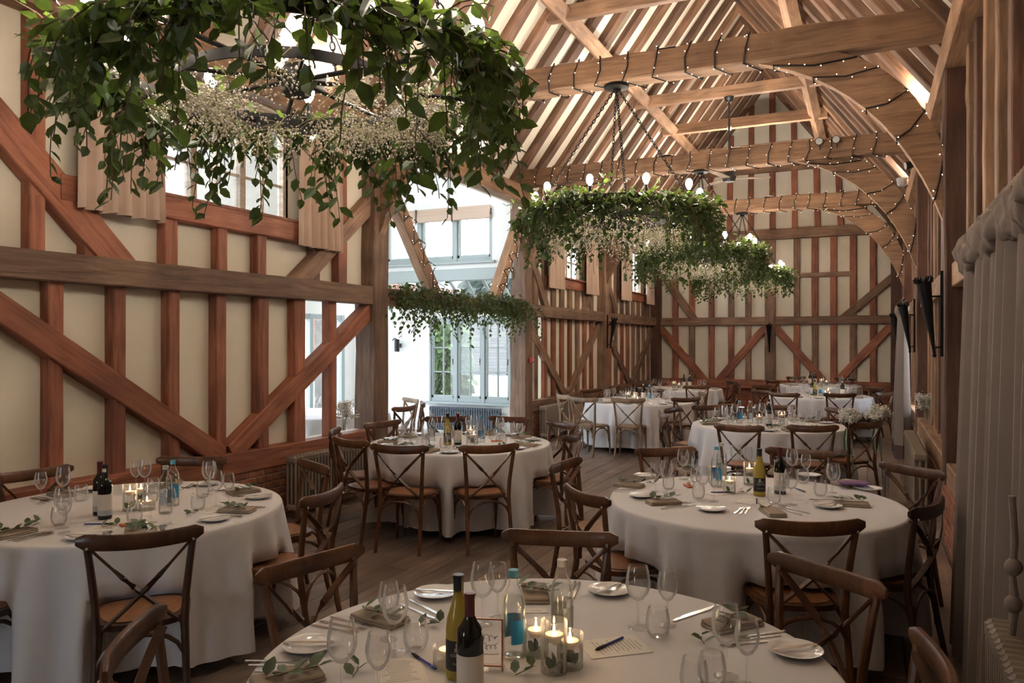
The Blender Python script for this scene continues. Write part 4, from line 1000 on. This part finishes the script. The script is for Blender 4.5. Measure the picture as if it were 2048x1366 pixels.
# table beside the curtain, placed one by one
for pr, x, y, dr in ((P_plate, 1283, 993, 0), (P_plate, 1423, 1020, 0), (P_plate, 1655, 1014, 0), (P_plate, 1737, 979, 0), (P_plate, 1290, 953, 0), (P_plate, 1618, 952, 0), (P_plate, 1440, 938, 0),
                     (P_nap, 1258, 972, 0), (P_nap, 1327, 1006, 0), (P_nap, 1703, 1010, 0), (P_nap, 1545, 1026, 0), (P_nap, 1375, 943, 0), (P_nap, 1553, 945, 0), (P_nap, 1690, 967, 0),
                     (P_knife, 1243, 979, 30), (P_knife, 1352, 1014, 0), (P_knife, 1362, 1011, 0), (P_knife, 1580, 1022, 0), (P_knife, 1590, 1019, 0), (P_spoon, 1350, 1004, 0), (P_spoon, 1250, 983, 10),
                     (P_fork, 1477, 1020, 0), (P_fork, 1486, 1020, 0), (P_fork, 1494, 1020, 0), (P_fork, 1300, 1000, 0), (P_fork, 1308, 998, 0), (P_fork, 1660, 1003, 0), (P_fork, 1650, 998, 0), (P_fork, 1715, 975, 0),
                     (G_small, 1311, 982, 0), (G_big, 1333, 985, 0), (G_tum, 1337, 977, 0), (G_big, 1366, 957, 0), (G_small, 1380, 954, 0), (G_tum, 1392, 962, 0), (G_small, 1428, 1002, 0), (G_big, 1405, 1000, 0), (G_tum, 1397, 996, 0),
                     (G_big, 1472, 946, 0), (G_small, 1496, 944, 0), (G_big, 1584, 957, 0), (G_small, 1612, 962, 0), (G_tum, 1606, 965, 0), (G_tum, 1641, 990, 0), (G_big, 1667, 993, 0), (G_small, 1664, 984, 0), (G_small, 1566, 1010, 0), (G_big, 1582, 1008, 0), (G_tum, 1548, 1006, 0),
                     (P_pen, 1443, 985, 60), (P_pen, 1600, 980, 60), (P_pen, 1513, 1003, -20), (P_menu, 1510, 1004, 60), (P_menu, 1440, 984, 90), (P_fav, 1377, 972, 60), (P_sprig2, 1300, 966, 0), (P_sprig2, 1530, 1020, 0), (P_sprig2, 1485, 985, 30)):
    putpx(pr, 'T3', x, y, dr)
for x, y in ((1258, 966), (1327, 999), (1703, 1003), (1375, 938), (1553, 940)): p = at_z(x, y+5, TZ); put(P_sprig, 'T3', p, radial('T3', p)+.2, TZ+.022)
for x, y, a in ((1283, 993, 30), (1423, 1020, -50), (1655, 1014, 60), (1737, 979, 70), (1290, 953, 80)): p = at_z(x, y, TZ); put(P_bknife, 'T3', p, radial('T3', p)+R_(a), TZ+.0195)
for pr, x, y, r in ((B_white, 1519, 990, 20), (B_red, 1560, 986, 5), (B_blue, 1433, 972, 10), (B_clear, 1443, 962, 0), (V_tall, 1499, 968, 0), (V_mid, 1459, 985, 0)): putpx(pr, 'T3', x, y, rz=R_(r))
pp = at_z(1705, 966, TZ+.03); pl = MB().flat([(-.1, -.055), (.06, -.06), (.1, -.03), (.1, .05), (-.09, .055)], 0, .012).build('purple_packet', purple_m); pl.location = pp; pl.rotation_euler = (0, 0, .3); tag(pl, 'purple paper packet lying on a napkin at the curtain table', 'packet')

# foreground table, placed one by one
for pr, x, y, dr in ((P_plate, 618, 1296, 0), (P_plate, 872, 1190, 0), (P_plate, 1218, 1185, 0), (P_plate, 1590, 1306, 0),
                     (P_nap, 760, 1240, 0), (P_nap, 1070, 1190, 0), (P_nap, 1465, 1250, 0), (P_nap, 575, 1362, 20),
                     (P_fork, 668, 1257, 0), (P_fork, 685, 1250, 0), (P_fork, 703, 1243, 0), (P_knife, 850, 1214, 0), (P_knife, 835, 1222, 0), (P_knife, 1385, 1229, 0), (P_knife, 1400, 1222, 0), (P_fork, 1495, 1286, 0), (P_fork, 1510, 1276, 0), (P_fork, 1522, 1268, 0),
                     (P_fork, 560, 1330, 0), (P_fork, 575, 1340, 0), (P_fork, 552, 1322, 0), (P_knife, 1145, 1178, 0), (P_knife, 1152, 1180, 0),
                     (G_big, 965, 1247, 0), (G_small, 995, 1232, 0), (G_small, 778, 1278, 0), (G_big, 790, 1306, 0), (G_tum, 832, 1298, 0), (G_big, 684, 1392, 0), (G_small, 757, 1402, 0), (G_big, 1276, 1254, 0), (G_small, 1335, 1250, 0), (G_tum, 1316, 1272, 0),
                     (G_big, 1452, 1352, 0), (G_small, 1494, 1370, 0), (G_tum, 1388, 1384, 0),
                     (P_sprig2, 1405, 1282, 60), (P_sprig2, 860, 1250, 60), (P_sprig2, 712, 1345, 80), (P_sprig2, 1048, 1345, 0), (P_place, 1072, 1220, 0)):
    putpx(pr, 'T1', x, y, dr)
for x, y, a in ((760, 1240, 0), (1070, 1190, 60), (1465, 1250, 30), (585, 1362, 20)): p = at_z(x, y, TZ); put(P_sprig, 'T1', p, radial('T1', p)+R_(a), TZ+.022)
for x, y, a in ((618, 1296, 12), (872, 1190, 50), (1218, 1185, -20), (1590, 1306, 10)): p = at_z(x, y, TZ); put(P_bknife, 'T1', p, radial('T1', p)+R_(a), TZ+.0195)
for pr, x, y, r in ((B_white, 917, 1352, 35), (B_red, 940, 1404, 60), (B_blue, 1027, 1312, 25), (B_clear, 1124, 1284, 40), (V_tall, 1108, 1342, 0), (V_mid, 1072, 1308, 0), (V_low, 895, 1330, 0),
                    (P_menu, 800, 1345, 40), (P_menu, 1228, 1292, -50), (P_pen, 848, 1325, 62), (P_pen, 1220, 1289, 160)): putpx(pr, 'T1', x, y, rz=R_(r))
putpx(V_mid, 'T1', 1140, 1332, label='glass cylinder candle right behind the tallest candle of the foreground table')
putpx(G_tum, 'T1', 1424, 1372, label='stemless tumbler overlapping another at the bottom edge of the foreground table')
# acrylic table sign on a copper-edged stand
sp = at_z(972, 1338, TZ); sg = empty('table_sign', (sp.x, sp.y, TZ), TH+R_(-6)); tag(sg, 'clear acrylic table sign with copper edges beside the red wine bottle', 'sign')
MB().box(-.05, .05, -.002, .002, .012, .152).build('acrylic_sheet', glass_m, sg)
for s in (-1, 1): MB().box(s*.05-.0025, s*.05+.0025, -.004, .004, 0, .155).build('edge_rod', copper, sg)
for z in (.012, .153): MB().box(-.05, .05, -.003, .003, z-.002, z+.002).build('edge_rod', copper, sg)
MB().bbox(-.055, .055, -.02, .02, 0, .012, .003).build('stand', glass_m, sg)
def scrawl(parent, x0, x1, z, amp, n, y=-.0035):
    pts = []
    for k in range(n*14+1):
        t = k/14; b = amp*(.55+.75*(math.sin(t*1.7+n) > .35)); pts.append((x0+(x1-x0)*t/n+amp*.55*math.sin(2*math.pi*t), y, z+b*math.cos(2*math.pi*t)+amp*.12*math.sin(t*2)))
    MB().tube(pts, .0008, 3).build('handwriting', blackink, parent)
scrawl(sg, -.032, .036, .098, .008, 4); scrawl(sg, -.034, .036, .070, .010, 5); MB().tube([(-.03, -.0035, .05), (.01, -.0035, .047), (.04, -.0035, .049)], .0009, 3).build('flourish', blackink, sg)
for pr in protos:                      # prototypes themselves are removed
    for ch in list(pr.children):
        for g_ in list(ch.children): bpy.data.objects.remove(g_)
        bpy.data.objects.remove(ch)
    bpy.data.objects.remove(pr)

# ---------------------------------------------------------------- radiators
def radiator(Y0, Y1, X, h, mat, label, depth=.13, axis='y', other=None):
    n = int((Y1-Y0)/.05); root = empty('column_radiator', (X, Y0, 0) if axis == 'y' else (Y0, X, 0), 0 if axis == 'y' else -math.pi/2); tag(root, label, 'radiator')
    m = MB()
    for k in (-1, 0, 1): m.tube([(k*depth*.38, 0, .12), (k*depth*.38, 0, h-.05)], .0125, 6)
    m.bbox(-depth/2, depth/2, -.02, .02, h-.075, h, .018).bbox(-depth/2, depth/2, -.02, .02, .08, .14, .018)
    me = m.mesh('section', mat)
    for i in range(n): link('section', me, root, Matrix.Translation((0, .025+i*.05, 0)))
    for q in (.1, n*.05-.1): MB().bbox(-depth/2, depth/2, q-.018, q+.018, 0, .09, .008).build('foot', mat, root)
    MB().tube([(0, -.03, .1), (0, 0, .1)], .014, 6).build('valve', steel, root)
    return root
radiator(5.98, 7.42, -5.17, .62, rad_m, 'long cream column radiator under the porch-side window wall')
radiator(12.45, 13.75, -5.17, .62, rad_m, 'cream column radiator beside the weathered chairs')
radiator(8.2, 10.3, .44, .70, rad_m, 'cream column radiator along the curtain wall behind the table')
radiator(1.75, 3.25, .44, .76, rad_m, 'cream column radiator in the bottom corner of the picture')
radiator(-7.6, -6.1, 12.72, .52, rad_grey, 'blue-grey column radiator below the porch casement window', axis='x')

# ---------------------------------------------------------------- long curtains
def long_curtain(Y0, Y1, zt, label, hem, nf, seed, X=.53, amp=.11):
    e = empty('long_curtain', (0, 0, 0)); tag(e, label, 'curtain', 'full-length taupe curtains')
    zb = .02
    drape(MB(), (X, Y0, 0), (X, Y1, 0), (.22 if hem else zb), zt-.1, nf, amp, (-1, 0, 0), .10, 14, 10, seed).build('drape', drape_m, e, True)
    if hem: drape(MB(), (X-.012, Y0-.06, 0), (X-.012, Y1+.06, 0), zb, .22, nf, amp, (-1, 0, 0), .0, 3, 10, seed, 1).build('dark_hem', hem_m, e, True)
    # ruched heading: puffed rolls of cloth
    m = MB(); rd = random.Random(seed); L_ = Y1-Y0; n = int(L_*90); v = []; f = []
    for i in range(n+1):
        yy = Y0-.05+(L_+.1)*i/n
        for q in range(20):
            a = 2*math.pi*q/20; r = .078+.020*math.sin(yy*23+2*math.sin(a*2+yy*7))+.012*math.sin(yy*47+a*3)+.006*math.sin(yy*90-a*2)
            v.append((X-.01+r*.8*math.cos(a), yy, zt-.10+.018*math.sin(yy*9)+r*1.15*math.sin(a)))
    for i in range(n):
        for q in range(20): f.append((i*20+q, i*20+(q+1)%20, i*20+20+(q+1)%20, i*20+20+q))
    f.append(tuple(range(20))); f.append(tuple(n*20+q for q in range(19, -1, -1)))
    link('ruched_heading', m.add(v, f).mesh('ruched_heading', drape_m, True), e)
    MB().tube([(X, Y0-.15, zt+.02), (X, Y1+.15, zt+.02)], .022, 8).build('pole', oak_dark, e, True)
    for k in range(int(L_/.07)): yy = Y0+.03+k*.07; MB().lathe([(.026, -.012), (.034, 0), (.026, .012)], 8, cap0=False, cap1=False).build('pole_loop', napkin_m, e, True, Matrix.Translation((X, yy, zt+.02))@Matrix.Rotation(math.pi/2, 4, 'X'))
    return e
long_curtain(2.85, 5.15, 2.34, 'long taupe curtain with ruched heading beside the near radiator', False, 11, 3)
long_curtain(12.75, 14.1, 2.34, 'far taupe curtain with dark hem beyond the wall torches', True, 7, 8, .47, .14)
# tie-back cord
m = empty('tieback_cord', (.42, 2.95, 0)); tag(m, 'knotted cord tie-back hanging above the near radiator', 'cord')
MB().tube([(0, 0, 1.25), (.01, .01, 1.1), (0, 0, 1.0), (.012, 0, .9), (0, 0, .8)], .011, 8).build('cord', drape_m, m, True)
for z in (1.02, .9): MB().sphere((0, 0, 0), .027, 10, 6, 1.1).build('knot', drape_m, m, True, Matrix.Translation((.004, 0, z)))

# ---------------------------------------------------------------- wall torches
def torch(base, out, label, s=1.0):
    """tapered black iron torch on two brackets; out = direction away from the post, leaning along it at the top"""
    r = empty('wall_torch', base); tag(r, label, 'wall torch', 'black iron wall torches')
    o = Vector(out).normalized(); top = o*.15*s+Vector((0, 0, .62*s)); bot = o*.06*s
    MB().tube([bot, bot+(top-bot)*.1, bot+(top-bot)*.5, top], [.012*s, .014*s, .034*s, .062*s], 10, False).build('cone', iron, r, True)
    MB().sphere(bot-Vector((0, 0, .01)), .018*s, 8, 5).build('finial', iron, r, True)
    side = Vector((0, 0, 1)).cross(o).normalized(); cr = MB(); ax = (top-bot).normalized(); e1 = ax.orthogonal().normalized(); e2 = ax.cross(e1)
    for k in range(6):
        a = 2*math.pi*k/6; c = top+(e1*math.cos(a)+e2*math.sin(a))*.056*s; cr.tube([c, c+ax*.03*s+(e1*math.cos(a)+e2*math.sin(a))*.012*s, c+ax*.055*s], [.022*s, .016*s, .003], 5)
    cr.build('crown', iron, r)
    MB().box(-.012, .012, -.012, .012, -.02*s, .72*s).build('back_bar', iron, r)
    for z in (.06, .5): MB().tube([(0, 0, z*s), bot+(top-bot)*((z*s)/top.z)], .009*s, 5).build('bracket_arm', iron, r)
    return r
torch((XR-.03, FY[1]-.17, 1.64), (-1, -.35, 0), 'black iron torch on the post nearest the long curtain')
torch((XR-.03, FY[2]-.17, 1.62), (-1, -.35, 0), 'middle black iron torch, beside the far curtain')
torch((XR-.03, FY[3]-.17, 1.62), (-1, -.35, 0), 'most distant iron torch on the curtain wall')
torch((XL+.13, FY[3]-.1, 1.62), (1, .1, 0), 'black iron torch on the wall post beyond the porch')
torch((gpx, YE-.2, 1.5), (0, -1, 0), 'black iron torch on the gable wall post', 1.05)

# ---------------------------------------------------------------- flowers
def gyp_vase(p, label, jar):
    r = empty('flower_jar', p); tag(r, label, 'flowers')
    if jar: MB().lathe([(.001, 0), (.035, 0), (.04, .01), (.04, .11), (.032, .125), (.034, .14)], 16, cap1=False).build('glass_jar', glass_m, r, True)
    cs = [(random.uniform(-.1, .1), random.uniform(-.1, .1), random.uniform(.2, .34)) for _ in range(16)]
    g_, s_ = gyp(cs, 900, .07, .0075)
    for c in cs: s_.tube([(c[0]*.1, c[1]*.1, .03), (c[0]*.5, c[1]*.5, .15), c], .0022, 3, False)
    o = g_.build('gypsophila', gyp_w, r); o['kind'] = 'stuff'; s_.build('stems', gypstem_m, r)
gyp_vase((XL-.02, at_X(690, XL), ZS+.005), 'gypsophila in a glass jar on the sill of the open timber frame', True)
gyp_vase((.68, 11.3, .71), 'gypsophila in a jar on the ledge by the wall torch', True)
def bouquet(p, label, rr):
    r = empty('gypsophila_bunch', p); tag(r, label, 'flowers', 'gypsophila bunches on the chair back')
    cs = []
    for _ in range(26):
        v = Vector((random.gauss(0, 1), random.gauss(0, 1), abs(random.gauss(0, .8)))).normalized()*random.uniform(.4, 1)*rr; cs.append(tuple(v))
    g_, s_ = gyp(cs, 1500, .05, .008)
    for c in cs: s_.tube([(0, 0, -.14), c], .002, 3, False)
    o = g_.build('gypsophila', gyp_w, r); o['kind'] = 'stuff'; s_.build('stems', gypstem_m, r)
    for k in range(4):
        a = k*1.4; x, y = .02*math.cos(a), .02*math.sin(a); L_ = random.uniform(.22, .34) if k else .75
        MB().strip([(x, y, -.1), (x*2.2, y*2.2, -.1-L_*.5), (x*2.6+.015, y*2.6, -.1-L_)], .022, .0015, (math.cos(a+1), math.sin(a+1), 0)).build('ribbon', ribbon_m, r)
fc = cw(3.76, 8.2)
bouquet(cw(3.55, 8.16, .93), 'gypsophila bunch with long green ribbon on the chair, aisle end', .13); bouquet(cw(3.93, 8.32, .95), 'gypsophila bunch with short ribbons on the chair, curtain end', .13)

# ---------------------------------------------------------------- fixings
fa = empty('fire_call_point', (XL+.17, FY[2]-.02, z_at(719, XL+.1, FY[2]))); tag(fa, 'red fire alarm call point on the oak post', 'alarm')
MB().bbox(-.055, -.0, -.045, .045, -.045, .045, .006).build('housing', redbox, fa); MB().box(-.0, .003, -.028, .028, -.02, .025).build('glass_window', label_g, fa)
wlmp = empty('wall_lamp', (at_Y(800, 12.88), 12.86, z_at(690, at_Y(800, 12.88), 12.88))); tag(wlmp, 'black cylinder wall lamp on the white porch wall', 'lamp')
MB().lathe([(.001, -.12), (.05, -.12), (.05, .12), (.001, .12)], 14).build('shade', blackm, wlmp, True, Matrix.Translation((0, -.09, 0))); MB().box(-.03, .03, -.06, .03, -.04, .04).build('mount', blackm, wlmp)
MB().tube([(0, -.09, .12), (-.06, -.09, .14), (-.1, -.09, .10)], .012, 6).build('top_arm', blackm, wlmp)
def spot(p, d, label):
    r = empty('spotlight', p); tag(r, label, 'spotlight', 'black spotlights on the beams'); dv = Vector(d).normalized()
    MB().tube([Vector((0, 0, 0))-dv*.05, dv*.05], [.045, .058], 14).build('lamp_body', blackm, r, True); MB().tube([dv*.05, dv*.054], [.048, .048], 14).build('lens', greycap, r)
    MB().box(-.008, .008, -.008, .008, -.12, 0).build('bracket', blackm, r)
for px, l in ((1640, 'black spotlight on the second beam, aisle-side one of two'), (1674, 'black spotlight on the second beam, curtain-side one of two')):
    spot((at_Y(px, FY[2]-.2), FY[2]-.2, ZT+.22), (-.2, -1, -.1), l)
spot((XR-.10, FY[2]-.35, 4.16), (-1, -.3, -.2), 'black floodlight at the eaves above the wall torches')
# uplighters standing on the wall plates wash the rafters
def uplighter(x, yy, label, show=True):
    r = empty('uplighter', (x, yy, 4.34)); tag(r, label, 'uplighter', 'uplighters on the wall plates')
    MB().lathe([(.001, 0), (.06, 0), (.075, .03), (.085, .13), (.08, .13), (.07, .035), (.001, .03)], 18, cap1=False).build('drum', label_g, r, True)
    MB().lathe([(.001, .04), (.05, .04), (.05, .05), (.001, .05)], 12).build('lamp_disc', led_m, r)
    s = 1 if x < XC else -1
    MB().box(-.10*s-.04, -.10*s+.14, -.02, .02, -.02, 0).build('bracket', blackm, r)
    ld = bpy.data.lights.new('uplight', 'AREA'); ld.shape = 'DISK'; ld.size = .14; ld.energy = UP_W; ld.color = WARM; ld.spread = R_(170)
    lo = bpy.data.objects.new('uplight', ld); COL.objects.link(lo); lo.parent = r; lo.location = (0, 0, .14)
    lo.rotation_euler = (0, R_(180-38*s) , 0)
UL = ['second', 'third', 'fourth', 'fifth', 'sixth']
for i, yy in enumerate((1.2, 4.6, 6.4, 9.9, 14.4, 18.8)):
    uplighter(XL+.24, yy, 'grey uplighter on the window-wall plate, %s from the viewpoint' % (['first']+UL)[i])
    if yy > 9: uplighter(XR-.10, yy, 'grey uplighter on the curtain-wall plate, %s from the viewpoint' % (['first']+UL)[i])
def added_uplight(x, yy, label):  # hidden lamps added on the ties to light both roof slopes evenly
    r = empty('added_uplight', (x, yy, ZT+.265)); tag(r, label, 'uplighter', 'added fill uplighters on the tie beams')
    MB().bbox(-.09, .09, -.06, .06, 0, .03, .006).build('housing', blackm, r); MB().box(-.08, .08, -.05, .05, .03, .033).build('lamp_face', led_m, r)
    ld = bpy.data.lights.new('added_beam_light', 'AREA'); ld.shape = 'RECTANGLE'; ld.size = .16; ld.size_y = .1; ld.energy = UP_W*1.5; ld.color = WARM
    lo = bpy.data.objects.new('added_beam_light', ld); COL.objects.link(lo); lo.parent = r; lo.location = (0, 0, .04); lo.rotation_euler = (math.pi, 0, 0)
for i, yy in enumerate(FY[:4]):
    for x, l in ((XC-.55, 'wall end'), (XC+.55, 'curtain end')): added_uplight(x, yy, 'added fill uplighter on top of tie beam %s, %s' % (('nearest the viewpoint', 'with the big chandelier chains', 'carrying the spotlights', 'before the gable')[i], l))
# ceiling fan, bauble
fan = empty('ceiling_fan', (XC+.1, 14.35, 6.17)); tag(fan, 'black ceiling fan hanging on a long rod from a roof collar', 'fan')
MB().lathe([(.001, -.09), (.04, -.09), (.08, -.05), (.09, 0), (.001, 0)], 14).build('canopy', blackm, fan, True); MB().tube([(0, 0, -.05), (0, 0, -1.35)], .018, 8).build('rod', blackm, fan, True)
MB().lathe([(.001, -1.55), (.10, -1.53), (.13, -1.44), (.10, -1.36), (.001, -1.34)], 16).build('motor', blackm, fan, True)
for k in range(3): a = 2*math.pi*k/3+.3; MB().bbox(.12, .72, -.07, .07, -1.475, -1.465, .003).build('blade', oak_pale, fan, M=Matrix.Rotation(a, 4, 'Z'))
ba = empty('hanging_bauble', (at_Y(1459, FY[3]-.14), FY[3]-.14, 6.45)); tag(ba, 'white bauble hanging on a red ribbon from a roof collar', 'bauble')
MB().strip([(0, 0, 0), (0, 0, -.1), (0, 0, -.22)], .025, .003, (1, 0, 0)).build('ribbon', ribbonred, ba); MB().sphere((0, 0, -.275), .055, 12, 8).build('ball', china, ba, True)
